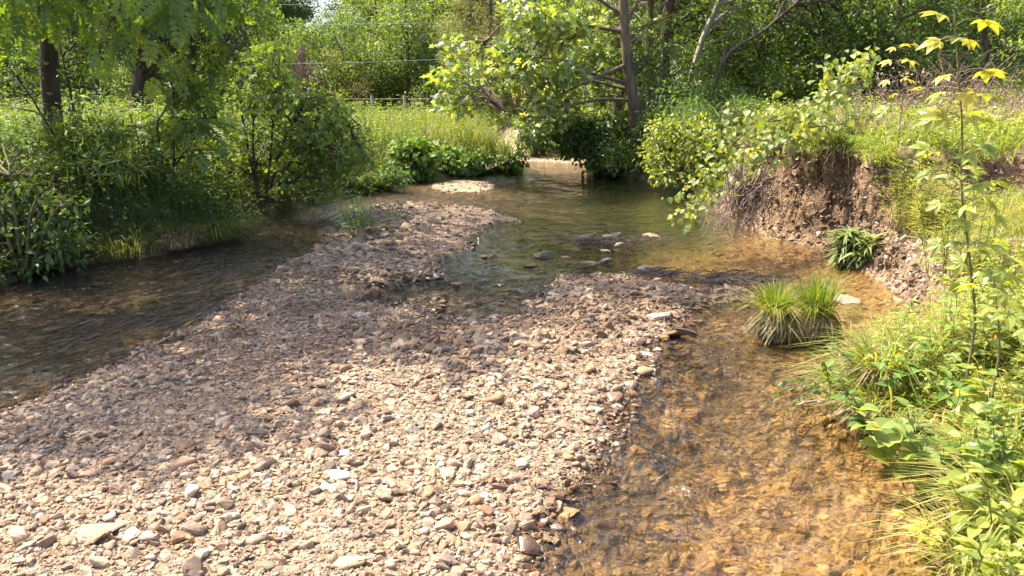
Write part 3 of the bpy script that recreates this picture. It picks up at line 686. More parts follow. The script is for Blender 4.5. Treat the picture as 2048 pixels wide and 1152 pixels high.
def woody(name, origin, label, cat, trunk, tr_r, cen, rad, leafm, tpl, size, nper, barkm=None, group=None, limb_r=.05, extra=None, **kw):
    """trunk: list of polylines (local to base) with radii; cen: clump centres local"""
    root = empty(name, origin, label, cat, group)
    gt = Geo(); allp = []
    for pl_, rr in zip(trunk, tr_r):
        pl_ = np.asarray(pl_, float); n = max(4, len(pl_)*3)
        tt = np.linspace(0, len(pl_)-1, n); pp = np.stack([np.interp(tt, range(len(pl_)), pl_[:, k]) for k in range(3)], 1)
        r2 = np.linspace(rr[0], rr[1], n); gt.tube(pp, r2, 9 if rr[0] > .08 else 6, wob=.12)
        allp.append(pp)
    allp = np.concatenate(allp)
    for c_, r_ in zip(cen, rad):
        dd = np.linalg.norm(allp-c_, axis=1)+np.abs(allp[:, 2]-c_[2]+.35*np.hypot(*(allp[:, :2]-c_[:2]).T))*.8
        a = allp[np.argmin(dd)]; pp = curve(a, c_, .06, 6, .035)
        L = np.linalg.norm(np.asarray(c_)-a); gt.tube(pp, np.linspace(min(limb_r, .012*L+.006)+.004, .005, 6), 5)
        for _ in range(3):
            e = c_+norm(R.normal(size=3))*r_*.9; gt.tube(curve(pp[3], e, 0, 4, .05), np.linspace(.008, .003, 4), 3)
    if extra is not None: extra(gt)
    gt.build('trunk' if tr_r[0][0] > .035 else 'stem', barkm or M_BARK, root, True)
    gl_ = Geo(); clumps(gl_, cen, rad, nper, tpl, size, **kw)
    gl_.build('crown' if tr_r[0][0] > .035 else 'foliage', leafm, root)
    return root

# far trees: four source trees copied round the back of the meadow
def far_tree(seed, h, rx, leafm, nc=60, name='broadleaf_tree', lo=.12, ls=.17):
    cen = envelope(nc, (0, 0, h*(.5+lo/2)), (rx, rx, h*(.5-lo/2)), .45)
    cen = cen[cen[:, 2] > h*lo]; rad = R.uniform(.55, 1.15, len(cen))*rx/3.0
    tr_ = [[(0, 0, -.3), (R.normal()*.2, R.normal()*.2, h*.35), (R.normal()*.4, R.normal()*.4, h*.85)]]
    return woody(name, (0, 0, 0), 'x', 'tree', tr_, [(.24, .05)], cen, rad, leafm, T_RH, ls, 430, M_BARK, limb_r=.09, upb=.6, droop=.4, flat=.75, shell=.4)
FT = [far_tree(1, 12, 3.2, G['far']), far_tree(2, 13, 3.6, G['farb']), far_tree(3, 11, 2.8, G['far']), far_tree(4, 9, 3.0, G['farb'], lo=.05)]
US = [far_tree(5, 4.2, 2.6, G['farb'], 26, 'understory_shrub', 0, .15), far_tree(6, 3.6, 2.2, G['far'], 22, 'understory_shrub', 0, .15)]
used = set()
def place(src, x, y, sc, label, group, cat='tree', z=None, leaf=None):
    if src not in used: o = src; used.add(src)
    else: o = copy_tree(src)
    o.location = (x, y, (H(x, y) if z is None else z)-.05); o.scale = (sc, sc, sc*random.uniform(.92, 1.1)); o.rotation_euler = (0, 0, random.uniform(0, 6.28))
    tag(o, label, cat, group); return o
def az(px): return (px-1024)/FPX/CP
FLAB = 'tall green broadleaf tree standing in the woods beyond the meadow'
GAP = lambda px: 612 < px < 778
k = 0
for row, (dist, step, s0) in enumerate(((40, 120, .8), (50, 95, 1.05), (62, 85, 1.3))):
    px = -260+row*33
    while px < 2300:
        d = dist+random.uniform(-3, 3)
        x = az(px)*d*1.0; sc = s0*random.uniform(.82, 1.12)
        if GAP(px): sc *= .43 if row else .30
        elif px < 1100: sc *= .9
        if px > 1180: d *= .86; x = az(px)*d
        if row == 0 and 560 < px < 1000: px += step; continue
        place(FT[k % 4], x, d, sc, FLAB, 'trees of the woods beyond the meadow'); k += 1
        px += step*random.uniform(.75, 1.25)
px = -220; 
while px < 2300:
    d = random.uniform(34, 39) if not 640 < px < 900 else random.uniform(37, 40)
    if px > 1180: d = random.uniform(21, 30)
    place(US[k % 2], az(px)*d, d, random.uniform(.7, 1.2)*(1 if px < 1200 else .85), 'bushy green undergrowth shrub along the edge of the woods', 'shrubs along the edge of the woods', 'shrub'); k += 1
    px += random.uniform(55, 100)*(1 if px < 1180 else 1.2)

# the trees one can tell apart in the middle distance
def solo(px, base_py_dist, h, rx, ry, leafm, label, name='broadleaf_tree', cat='tree', nc=40, ls=.16, nper=260, lo=.12, tr=.15, bark=None, tpl=None, base=.5, zb=None, lean=(0, 0), flat=.75, rmul=1.0):
    d = base_py_dist; x = az(px)*d; z = H(x, d) if zb is None else zb
    cen = envelope(nc, (lean[0], lean[1], h*(.5+lo/2)), (rx, ry, h*(.5-lo/2)), .45); rad = R.uniform(.5, 1.1, nc)*rx*.36*rmul
    return woody(name, (x, d, z), label, cat, [[(0, 0, -.3), (lean[0]*.4, lean[1]*.4, h*.4), (lean[0], lean[1], h*.85)]], [(tr, .03)], cen, rad, leafm, tpl or T_RH, ls, nper, bark or M_BARK, limb_r=.05, base=base, flat=flat)
solo(705, 36, 3.6, 1.35, 1.3, G['pale'], 'rounded pale silvery green bush before the dark trees at the far meadow end', 'bush', 'bush', 30, .12, 420, .0, .03)
solo(830, 37, 6.5, 2.0, 2.0, G['syc'], 'bright yellow-green tree above the far fence, left of the overhanging sycamore', nc=50, ls=.16, base=.35)
solo(880, 42, 9.0, 2.2, 2.2, G['far'], 'tall mid-green tree with an open crown behind the far fence rail', nc=50, base=.7)
solo(775, 44, 8.0, 2.0, 2.0, G['far'], 'light green tree right of the gap in the skyline', nc=46, base=.8)
solo(520, 30, 6.4, 1.8, 2.0, G['elder'], 'large leafy tree rising behind the box elder on the left bank', nc=60, ls=.17, base=.6)
solo(430, 22, 6.0, 2.0, 2.0, G['elder'], 'dense mid-green tree right of the dark leaning trunk', nc=60, ls=.14, base=.35)
solo(985, 33, 7.5, 2.2, 2.0, G['pale'], 'pale willow-leaved tree behind the overhanging sycamore', nc=56, ls=.13, base=.25, tpl=T_LANCE, nper=500)
# dead leafless one
d = 34; x = az(632)*d; root = empty('dead_tree', (x, d, H(x, d)), 'bare reddish-grey dead tree with dense fine twigs beyond the meadow', 'dead tree')
g = Geo(); g.tube([(0, 0, -.2), (0, 0, 1.4), (.1, 0, 3.3)], [.07, .05, .01], 6); gw = Geo()
for _ in range(170):
    a = np.array([R.normal()*.06, R.normal()*.06, R.uniform(.6, 3.0)]); L = (3.6-a[2])*.5; e = a+np.array([R.normal()*.5*L, R.normal()*.4*L, R.uniform(.1, .9)*L+.2])
    e[2] = min(e[2], 3.7); gw.tube(curve(a, e, .05, 5, .05), np.linspace(.018, .008, 5), 3)
M_DEAD = bark_mat('dead_wood', (.22, .14, .12), (.42, .30, .26)); g.build('trunk', M_DEAD, root, True); gw.build('crown', M_DEAD, root)

# sycamore leaning over the pool
D = 20.5; B = PD(1283, 345, D)
def loc_(px, py, d=D): return PD(px, py, d)-B
trunkp = [loc_(1285, 360), loc_(1272, 235), loc_(1258, 150), loc_(1250, 60), loc_(1243, -60), loc_(1235, -260)]
limbs = [[loc_(1255, 200), loc_(1200, 198, 20), loc_(1120, 214, 19), loc_(1010, 222, 18.3)],
         [loc_(1252, 165), loc_(1190, 150, 20), loc_(1120, 118, 19.4), loc_(1030, 112, 19)],
         [loc_(1254, 178), loc_(1180, 160, 21), loc_(1100, 128, 21), loc_(980, 75, 21)],
         [loc_(1240, 62), loc_(1160, 50, 20), loc_(1090, 30, 19.5), loc_(1060, -10, 19)],
         [loc_(1245, 30), loc_(1200, 0, 20.5), loc_(1130, -90, 20)],
         [loc_(1252, 50), loc_(1280, -10), loc_(1330, -120)],
         [loc_(1250, 130), loc_(1160, 170, 19), loc_(1100, 200, 18.5)]]
cen = []; rad = []
def spray(px0, py0, px1, py1, n, sp, dd=(18, 21.5), r=(.26, .5)):
    for i in range(n):
        t_ = R.random(); qx = px0+(px1-px0)*t_+R.normal()*sp*.8; cen.append(loc_(qx, py0+(py1-py0)*t_+R.normal()*sp, R.uniform(*dd) if qx < 1170 else R.uniform(21, 23))); rad.append(R.uniform(*r))
spray(1220, 190, 910, 225, 30, 18); spray(1220, 150, 900, 165, 32, 22); spray(1220, 110, 940, 100, 30, 22)
spray(1230, 60, 1020, 40, 26, 26); spray(1240, -20, 1060, -60, 26, 45); spray(1240, -150, 1200, -260, 22, 60, r=(.4, .8)); spray(1320, -80, 1400, -100, 22, 50, r=(.35, .7))
spray(1180, 225, 1000, 245, 8, 10); spray(930, 100, 900, 240, 16, 20); spray(1290, 90, 1340, 60, 10, 40); spray(1240, 240, 1200, 270, 10, 15)
syc = woody('sycamore_tree', B, 'sycamore with a curved trunk and low bright leafy limbs reaching over the pool', 'tree',
      [trunkp]+limbs, [(.19, .08)]+[(.055, .015)]*len(limbs), np.array(cen), np.array(rad), G['syc'], T_LOBE, .175, 240, bark_mat('bark_sycamore', (.06, .042, .028), (.20, .145, .095), 9), limb_r=.02, upb=.9, droop=.25, flat=.55)

# trees behind it, with visible trunks
def trunk_tree(pts, d, rad0, rad1, cx, label, leafm, bark, spr, name='broadleaf_tree', n=40, tplx=T_RH, ls=.14):
    b = PD(*pts[0], d); tp = [PD(px, py, d)-b for px, py in pts]; cc = []; rr = []
    for _ in range(n):
        q = PD(R.uniform(spr[0], spr[2]), R.uniform(spr[1], spr[3]), d+R.uniform(.2, 2.8)); cc.append(q-b); rr.append(R.uniform(.35, .8))
    return woody(name, b, label, 'tree', [tp], [(rad0, rad1)], np.array(cc), np.array(rr), leafm, tplx, ls, 230, bark, limb_r=.03)
trunk_tree([(1306, 330), (1300, 170), (1298, 60), (1305, -60), (1310, -300)], 24, .16, .07, 0, 'straight dark-barked tree directly behind the sycamore trunk, the left one of a close pair', G['shade'], M_BARK, (1180, -330, 1420, 60))
trunk_tree([(1322, 330), (1325, 150), (1335, 30), (1352, -60), (1380, -300)], 24.5, .22, .09, 0, 'thicker brown tree, the right one of a close pair behind the sycamore', G['shade'], M_BARK, (1260, -330, 1560, 90), n=60)
trunk_tree([(1362, 260), (1378, 170), (1405, 80), (1440, 0), (1480, -120)], 23, .11, .07, 0, 'slender pale tree leaning to the right behind the sycamore', G['syc'], M_BARKP, (1400, -300, 1640, 60), n=36)
trunk_tree([(1400, 260), (1450, 110), (1530, 60), (1600, 0), (1680, -90)], 20, .05, .035, 0, 'slanting dark limbed tree right of the pale leaning tree', G['shade'], M_BARKD, (1480, -160, 1800, 120), n=44, tplx=T_OV)
# left side: near tree, leaning dark tree, far-left unseen shade tree
def near_tree():
    d = 12.0; b = PD(108, 330, d); b[2] = H(b[0], b[1])
    L = lambda px, py, dd=d: PD(px, py, dd)-b
    tp = [(0, 0, -.3), L(106, 240), L(98, 120), L(98, 30), L(104, -150), L(120, -500)]
    cc = []; rr = []
    # branches that hang into the top of the picture
    for _ in range(64):
        px = R.uniform(-60, 350); lim = 42+50*math.exp(-((px-210)/50)**2)+35*math.exp(-((px-30)/30)**2)
        cc.append(L(px, R.uniform(-60, lim-15), R.uniform(8.6, 12))); rr.append(R.uniform(.22, .42))
    for _ in range(16): cc.append(L(R.uniform(380, 430), R.uniform(-60, 25), R.uniform(10, 12))); rr.append(R.uniform(.2, .35))
    for _ in range(74):
        q = norm(R.normal(size=3))*R.uniform(.3, 1)**.5*np.array([3.6, 3.6, 2.2])+np.array([1.3, .2, 7.6]); cc.append(q); rr.append(R.uniform(.45, .85))
    return woody('walnut_tree', b, 'near tree with a straight dark trunk and leaves drooping into the top left', 'tree',
        [tp, [L(100, 60), L(180, -20, 11), L(300, -60, 10)], [L(100, 20), L(160, -120, 12), L(330, -200, 12.5)]], [(.165, .07), (.05, .02), (.06, .02)],
        np.array(cc), np.array(rr), G['drape'], T_PIN, .30, 105, M_BARKD, limb_r=.03, upb=.5, droop=1.0, flat=.8, base=.68)
near_tree()
d = 19; b = PD(272, 215, d); b[2] = H(b[0], d)
L = lambda px, py, dd=d: PD(px, py, dd)-b
cc = [L(R.uniform(140, 470), R.uniform(-20, 105), R.uniform(17.5, 21)) for _ in range(60)]+[np.array([R.normal()*2.2, R.normal()*1.8, R.uniform(4, 8)]) for _ in range(60)]
woody('cedar_tree', b, 'dark leaning tree with a thick trunk and dense blackish crown behind the left bank', 'tree', [[(0, 0, -.3), L(278, 190), L(300, 110), L(318, 60), L(340, -100), L(350, -300)], [L(300, 110), L(240, 85), L(180, 90)], [L(302, 112), L(400, 90), L(460, 100)]],
      [(.27, .1), (.09, .03), (.09, .03)], np.array(cc), R.uniform(.35, .75, len(cc)), G['dark'], T_RH, .11, 420, M_BARKD, limb_r=.03)
# shade tree just outside the frame at left
cc = np.array([norm(R.normal(size=3))*R.uniform(.25, 1)**.5*np.array([3.0, 2.2, 1.8])+np.array([.3, .3, 6.6]) for _ in range(66)])
woody('broadleaf_tree', (-7.7, 8.0, H(-7.7, 8.0)), 'broad tree just outside the left of the picture whose shade dapples the bar', 'tree', [[(0, 0, -.3), (.1, .1, 3), (.3, .3, 8)]], [(.2, .06)], cc, R.uniform(.4, .8, len(cc)), G['elder'], T_OV, .17, 230, M_BARKD, limb_r=.04)

# box elder leaning out over the left channel
def shrub(px, py_base, d, label, stems, spr_list, leafm, tpl, ls, nper, name='shrub', cat='shrub', bark=None, zbase=None, r=(.2, .4), stem_r=.025, **kw):
    b = PD(px, py_base, d); b[2] = max(H(b[0], b[1]), 0) if zbase is None else zbase
    L = lambda q: PD(q[0], q[1], q[2] if len(q) > 2 else d)-b
    cc = []; rr = []
    for (x0, y0, x1, y1, n, dlo, dhi) in spr_list:
        for _ in range(n):
            q = PD(R.uniform(x0, x1), R.uniform(y0, y1), R.uniform(dlo, dhi))-b
            r_ = R.uniform(*r)
            if q[2] > -.05 or zbase is not None: cc.append(q); rr.append(r_)
    return woody(name, b, label, cat, [[(0, 0, -.15)]+[L(q) for q in s_] for s_ in stems], [(stem_r, .008)]*len(stems), np.array(cc), np.array(rr), leafm, tpl, ls, nper, bark or M_BARKD, limb_r=.014, **kw)
shrub(520, 380, 13.2, 'box elder with thin dark stems and soft drooping leaves leaning over the left channel',
      [[(505, 300), (508, 200), (500, 130)], [(490, 270), (480, 200), (470, 170)], [(560, 300), (600, 220), (640, 170)], [(580, 320), (650, 270), (720, 250)], [(540, 320), (550, 200), (560, 110)]],
      [(480, 100, 590, 200, 26, 12.6, 14.2), (500, 180, 680, 300, 60, 12.3, 14.6), (580, 230, 745, 330, 40, 12.6, 14.6), (640, 180, 690, 250, 12, 13, 14), (430, 250, 560, 330, 14, 12.6, 14), (560, 320, 700, 385, 16, 12.8, 14)],
      G['elder'], T_TRI, .13, 240, 'box_elder', 'shrub', r=(.2, .38), upb=.6, droop=.8, flat=.55, base=.68)
shrub(330, 300, 11.5, 'thin arching sapling with pinnate leaves between the near trunk and the box elder',
      [[(310, 250), (350, 190), (375, 165)], [(350, 240), (430, 235)], [(280, 290), (260, 230)]],
      [(340, 100, 450, 150, 10, 11, 12.2), (360, 180, 440, 220, 6, 11, 12), (300, 235, 440, 300, 22, 11, 12.6), (300, 150, 400, 200, 6, 11, 12)],
      G['elder'], T_PIN, .30, 90, 'sapling', 'sapling', r=(.18, .32), stem_r=.014, base=.6, upb=.9, droop=.5)
shrub(150, 300, 11.3, 'knotty thin vine-wrapped sapling beside the near dark trunk',
      [[(150, 240), (140, 180), (128, 130), (120, 90)], [(60, 190), (30, 150)]], [(130, 80, 170, 230, 10, 11, 11.7), (0, 120, 80, 220, 12, 11, 12), (130, 200, 170, 300, 8, 11, 11.8)],
      G['elder'], T_OV, .11, 300, 'sapling', 'sapling', r=(.12, .22), stem_r=.02)
# big dark herbs at the left edge
shrub(40, 520, 8.9, 'dense dark-green nettle-like bush at the left edge above the water',
      [[(30, 430), (20, 350)], [(60, 430), (80, 380)], [(0, 430), (-40, 380)], [(90, 460), (110, 420)]],
      [(-60, 330, 110, 540, 60, 8.7, 10.2), (60, 400, 140, 520, 22, 8.8, 9.6), (-80, 280, 60, 380, 26, 9, 10.6)],
      G['shade'], T_OVF, .10, 520, 'bush', 'bush', r=(.16, .3), bark=M_STEM, upb=.9, droop=.35, flat=.6)
shrub(175, 390, 11.2, 'tangle of whorled weeds at the foot of the near dark trunk', [[(170, 330), (160, 290)], [(200, 320), (210, 290)], [(120, 330), (110, 300)]],
      [(60, 250, 260, 330, 34, 10.8, 11.8), (80, 320, 280, 420, 34, 10.2, 11.2)], G['elder'], T_LANCE, .16, 420, 'bush', 'bush', r=(.16, .3), bark=M_STEM, upb=.9, droop=.2, base=.45)
shrub(760, 370, 17.3, 'low dark-green creeper mound where the left channel meets the riffle', [[(730, 350)], [(760, 345)]],
      [(670, 335, 800, 385, 46, 16.0, 17.6)], G['kud'], T_OV, .11, 420, 'bush', 'bush', r=(.2, .36), bark=M_STEM, base=.25)
shrub(840, 352, 18.6, 'round bright green bush with broad leaves on the bend of the creek', [[(835, 310)], [(850, 300)], [(815, 320)]],
      [(800, 292, 860, 345, 46, 18.2, 19.2), (785, 320, 800, 350, 6, 18.2, 19)], G['kud'], T_HEART, .15, 380, 'bush', 'bush', r=(.22, .36), bark=M_STEM, base=.55)
shrub(920, 345, 19.6, 'low broad-leaved creeper trailing along the point of the left bank', [[(900, 325)], [(960, 330)], [(1010, 325)]],
      [(870, 308, 960, 342, 34, 19.4, 20.4), (950, 318, 1045, 338, 34, 20, 21), (870, 305, 920, 320, 8, 19.6, 20)], G['kud'], T_HEART, .13, 380, 'creeper', 'creeper', r=(.16, .3), bark=M_STEM, base=.4)
# right bank bushes over the pool
shrub(1240, 345, 20.6, 'dark shaded bush under the sycamore hanging over the far water', [[(1200, 280)], [(1150, 260)], [(1240, 270)]],
      [(1100, 235, 1250, 305, 60, 20, 22), (1190, 280, 1260, 340, 30, 19.8, 21)], G['shade'], T_OV, .15, 300, 'bush', 'bush', r=(.3, .55), base=.3)
shrub(1090, 300, 25, 'low dark bush left of the shaded one above the far gravel', [[(1060, 270)], [(1120, 270)]],
      [(1040, 240, 1180, 296, 50, 24, 27)], G['shade'], T_OV, .17, 260, 'bush', 'bush', r=(.35, .6), base=.4)
shrub(1290, 340, 19.2, 'tangled shrub at the foot of the sycamore trunk dipping to the pool', [[(1280, 290)], [(1240, 310)], [(1330, 290)]],
      [(1210, 290, 1330, 345, 34, 18.4, 19.8), (1290, 235, 1360, 300, 36, 18.9, 20.2)], G['shade'], T_OV, .12, 380, 'bush', 'bush', r=(.22, .42), base=.55)
shrub(1400, 350, 16.6, 'yellow-green small-leaved bush on the right bank beside the vine', [[(1390, 300)], [(1340, 320)], [(1420, 290)]],
      [(1300, 245, 1420, 330, 66, 16.0, 18), (1380, 260, 1460, 360, 34, 15.5, 17), (1310, 320, 1400, 362, 16, 15.8, 17)], G['vine'], T_OV, .10, 420, 'bush', 'bush', r=(.2, .38), base=.3)
shrub(1450, 250, 17.5, 'feathery blue-green weed thicket on top of the right bank', [[(1440, 220)], [(1400, 220)]],
      [(1340, 200, 1520, 262, 56, 17, 20)], G['kud'], T_LANCE, .14, 420, 'bush', 'bush', r=(.22, .42), base=.25, bark=M_STEM)
solo(1600, 22, 5.2, 2.0, 1.8, G['elder'], 'leafy green tree behind the top of the cut bank, centre right', nc=56, ls=.14, base=.5, lo=0)
solo(1730, 21, 4.4, 1.9, 1.7, G['shade'], 'mid-green tree between the leafy one and the brown brush heap', nc=56, ls=.13, base=.65, lo=0)
solo(1480, 27, 7.0, 2.6, 2.2, G['shade'], 'dark green tree behind the slanting limb, right of the leaning pale trunk', nc=60, ls=.16, base=.3, lo=.1)
solo(1870, 24, 6.5, 2.6, 2.2, G['farb'], 'tall dull green tree behind the brush heap', nc=60, ls=.15, base=.7, lo=.05)
solo(2040, 17, 5.4, 1.6, 1.5, G['elder'], 'green tree at the upper right corner draped with a hanging vine', nc=60, ls=.12, base=.75, lo=.05)
# brush heap of dead stems
b = PD(1920, 190, 14.5); b[2] = H(b[0], b[1]); root = empty('brush_heap', b, 'heap of dead brown brambles on top of the right bank behind the tall sapling', 'brush heap')
g = Geo()
for _ in range(420):
    a = np.array([R.uniform(-1.8, 1.7), R.uniform(-.8, .8), -.05]); e = a+np.array([R.normal()*.6, R.normal()*.4, R.uniform(.3, 1.5)*(1-.25*abs(a[0]))])
    g.tube(curve(a, e, .12, 6, .07), np.linspace(.009, .004, 6), 3, var=R.random())
g.build('bramble_stems', M_TWIG, root)
gl_ = Geo(); clumps(gl_, [np.array([R.uniform(-1.8, 1.8), R.uniform(-.8, .8), R.uniform(.2, 1.1)]) for _ in range(26)], R.uniform(.15, .3, 26), 300, T_OV, .06, base=.8)
gl_.build('bramble_leaves', G['straw'], root)

# ------------------------------------------------------------ ground cover (grass, weeds)
def land(n, x0, x1, y0, y1, cond):
    x = R.uniform(x0, x1, n); y = R.uniform(y0, y1, n); z, dl_, db_, dr_, di_, cu, fg_ = height(x, y, True)
    k = cond(x, y, z, dl_, dr_, cu, fg_); return np.stack([x, y, z], 1)[k]
def hdir(n):
    a = R.random(n)*6.283; return np.stack([np.cos(a), np.sin(a), np.zeros(n)], 1)
def grass_stuff(name, pos, h, wd, mat, label, bend=(.2, .9), per=1, spread=.1, base=.5, seedh=0):
    g = Geo(); pos = np.repeat(pos, per, 0); n = len(pos); pos = pos+np.stack([R.normal(size=n)*spread, R.normal(size=n)*spread, np.full(n, -.02)], 1)
    cv = fbm(pos[:, 0]*.9, pos[:, 1]*.9)
    g.blades(pos, h*R.uniform(.5, 1.25, n)*(.6+.8*cv), wd*R.uniform(.7, 1.3, n), hdir(n), R.uniform(*bend, n), np.clip(base+(cv-.5)*1.1+R.normal(size=n)*.16, 0, 1))
    return tag(g.build(name, mat), label, 'grass', kind='stuff')
def forb_stuff(name, pos, h, tpl, ls, mat, label, levels=6, per=3, base=.5, cat='weeds', top=.0):
    g = Geo(); n = len(pos); hh = h*R.uniform(.5, 1.3, n)*(.6+.8*fbm(pos[:, 0]*.8+9, pos[:, 1]*.8)); lean = hdir(n)*R.uniform(0, .3, (n, 1))
    cv = (fbm(pos[:, 0]*1.2+3, pos[:, 1]*1.2)-.5)*.9+R.normal(size=n)*.08
    for l_ in range(levels):
        f = (l_+1)/levels; f = top+(1-top)*f
        for q in range(per):
            p_ = pos+np.array([0, 0, 1.0])*(hh*f)[:, None]+lean*(hh*f*f)[:, None]
            d = hdir(n)+np.array([0, 0, 1.0])*R.uniform(-.35, .5, n)[:, None]
            up = R.normal(size=(n, 3))*.3+np.array([0, 0, 1.0])
            g.leaves(tpl, p_, d, up, ls*R.uniform(.6, 1.2, n)*(1.1-.45*f), np.clip(base+cv+R.normal(size=n)*.12+.12*(f-.5), 0, 1))
    g.blades(pos, hh*1.02, np.full(n, .010), norm(lean+1e-6), np.full(n, .12), np.clip(base+cv, 0, 1), 2)
    return tag(g.build(name, mat), label, cat, kind='stuff')
# left bank
p1 = land(9000, -13, 0, 8, 20, lambda x, y, z, dl_, dr_, cu, fg_: (dl_ > .35) & (dl_ < 4.5) & infront(x, y, 1.5) & (fg_ < .3))
forb_stuff('bank_weeds', p1, .75, T_OV, .10, G['elder'], 'thick mixed green weeds covering the shaded left bank', 6, 2, .5)
p2 = land(5000, -12, 0, 8, 18, lambda x, y, z, dl_, dr_, cu, fg_: (dl_ > .03) & (dl_ < 1.6) & infront(x, y, 1.5))
grass_stuff('bank_grass', p2, .55, .012, G['dgrass'], 'arching grass hanging down the face of the left bank', (.6, 1.5), 8, .08, .45)
p2b = land(3500, -12, 0, 8, 18, lambda x, y, z, dl_, dr_, cu, fg_: (dl_ > .05) & (dl_ < .8) & infront(x, y, 1.5))
forb_stuff('low_weeds', p2b, .28, T_OV, .07, G['elder'], 'low leafy weeds along the foot of the left bank', 3, 3, .5)
# meadow
p3 = land(16000, -22, 5, 10, 42, lambda x, y, z, dl_, dr_, cu, fg_: (dl_ > .25+2.2*(y < 17)) & infront(x, y, 2) & (fg_ < .2))
grass_stuff('meadow_grass', p3, .75, .022, G['meadow'], 'tall yellow-green meadow grass behind the left bank and round the bend', (.1, .7), 5, .12, .42)
p4 = land(5200, -20, 4, 11, 38, lambda x, y, z, dl_, dr_, cu, fg_: (dl_ > .3+1.6*(y < 17)) & infront(x, y, 2) & (fg_ < .2))
forb_stuff('meadow_weeds', p4, .85, T_OV, .12, G['kud'], 'leafy weeds growing through the meadow grass', 5, 2, .75)
# right bank, far part and top
p5 = land(12000, 1, 14, 9, 24, lambda x, y, z, dl_, dr_, cu, fg_: (dr_ > .12) & (z > 1.2) & infront(x, y, 2))
grass_stuff('bank_top_grass', p5, .34, .012, G['grass'], 'sunlit yellow-green grass along the top of the right bank', (.15, .9), 7, .09, .5)
pl_ = land(60000, 2, 8.5, 9, 13.6, lambda x, y, z, dl_, dr_, cu, fg_: (cu > .5) & (dr_ > .05) & (dr_ < .6) & (z > 1.24) & (fbm(x*2.2, y*2.2) > .40))+np.array([-.11, -.24, .02])
grass_stuff('lip_grass', pl_, .16, .010, G['fwd'], 'grass and rootlets hanging over the lip of the cut bank', (.7, 1.7), 3, .05, .5)
p6 = land(8000, 1, 14, 9.5, 24, lambda x, y, z, dl_, dr_, cu, fg_: (dr_ > .15) & (z > 1.15) & infront(x, y, 2) & (fbm(x, y) > .40))
forb_stuff('bank_top_weeds', p6, .42, T_OV, .09, G['fwd'], 'mixed weeds on top of the right bank', 5, 2, .35)
p7 = land(5000, 3, 14, 9, 17, lambda x, y, z, dl_, dr_, cu, fg_: (dr_ > .5) & (z > 1.2) & infront(x, y, 2) & (fbm(x*.8+5, y*.8) > .5))
grass_stuff('dry_grass', p7, .5, .010, G['straw'], 'dry straw-coloured stalks among the grass on the right bank', (.1, .8), 5, .12, .5)
# right slope, near
p8 = land(6000, 1.3, 7, 2.4, 9.2, lambda x, y, z, dl_, dr_, cu, fg_: (dr_ > .02+.35*(y > 5.9)) & infront(x, y, .8) & ((y < 6.2) | (fbm(x*1.4, y*1.4) > .52)))
grass_stuff('slope_grass', p8, .34, .007, G['grass'], 'bright grass covering the near right bank', (.4, 1.4), 7, .06, .72)
p9 = land(2600, 1.3, 7, 2.4, 6.6, lambda x, y, z, dl_, dr_, cu, fg_: (dr_ > .05) & infront(x, y, .8))
forb_stuff('slope_weeds', p9, .30, T_OV, .062, G['fwd'], 'small-leaved bright weeds filling the near right bank', 4, 3, .55)
p10 = land(1500, 2, 8, 6.2, 9.8, lambda x, y, z, dl_, dr_, cu, fg_: (dr_ > .05) & infront(x, y, .8) & (fbm(x*1.6+7, y*1.6) > .5))
forb_stuff('slope_creeper', p10, .16, T_OV, .06, G['vine'], 'small round-leaved creeper on the pebbly right slope', 3, 3, .5)

# ------------------------------------------------------------ single plants
def tuft(px, py, n, h, wd, spread, label, mat, name='grass_tuft', bend=(.3, 1.2), base=.5, z=None, cat='grass tuft', dead=0, group=None):
    q = hit(px, py)
    root = empty(name, q, label, cat, group)
    g = Geo(); d = hdir(n); g.blades(d*R.random((n, 1))**.6*spread, h*R.uniform(.5, 1.15, n), wd, norm(d+hdir(n)*.5), R.uniform(*bend, n), np.clip(base+R.normal(size=n)*.17, 0, 1))
    g.build('green_blades', mat, root)
    if dead:
        g = Geo(); d = hdir(dead); g.blades(d*R.random((dead, 1))**.4*spread*1.1, h*R.uniform(.35, .7, dead), wd, d, R.uniform(1.0, 1.6, dead), R.uniform(.2, .9, dead)); g.build('dead_blades', G['straw'], root)
    return root
tuft(118, 520, 260, .42, .012, .20, 'bright yellow-green grass tuft on the left bank just above the water', G['grass'], base=.55)
tuft(345, 492, 300, .40, .010, .32, 'pale straw-tipped grass tuft at the edge of the left channel', G['straw'], base=.6, dead=200)
tuft(430, 475, 380, .55, .012, .38, 'long green grass tuft drooping over the left channel', G['dgrass'], base=.75, bend=(.8, 1.6))
tuft(250, 508, 300, .40, .011, .40, 'green grass tuft between the yellow-green tuft and the straw tuft', G['dgrass'], base=.65)
tuft(520, 405, 260, .6, .014, .3, 'dark drooping grass tuft under the box elder', G['dgrass'], base=.5, bend=(.8, 1.6))
tuft(700, 375, 260, .55, .016, .3, 'pale-bladed grass tuft hanging beside the creeper mound', G['grass'], base=.6, bend=(.7, 1.6))
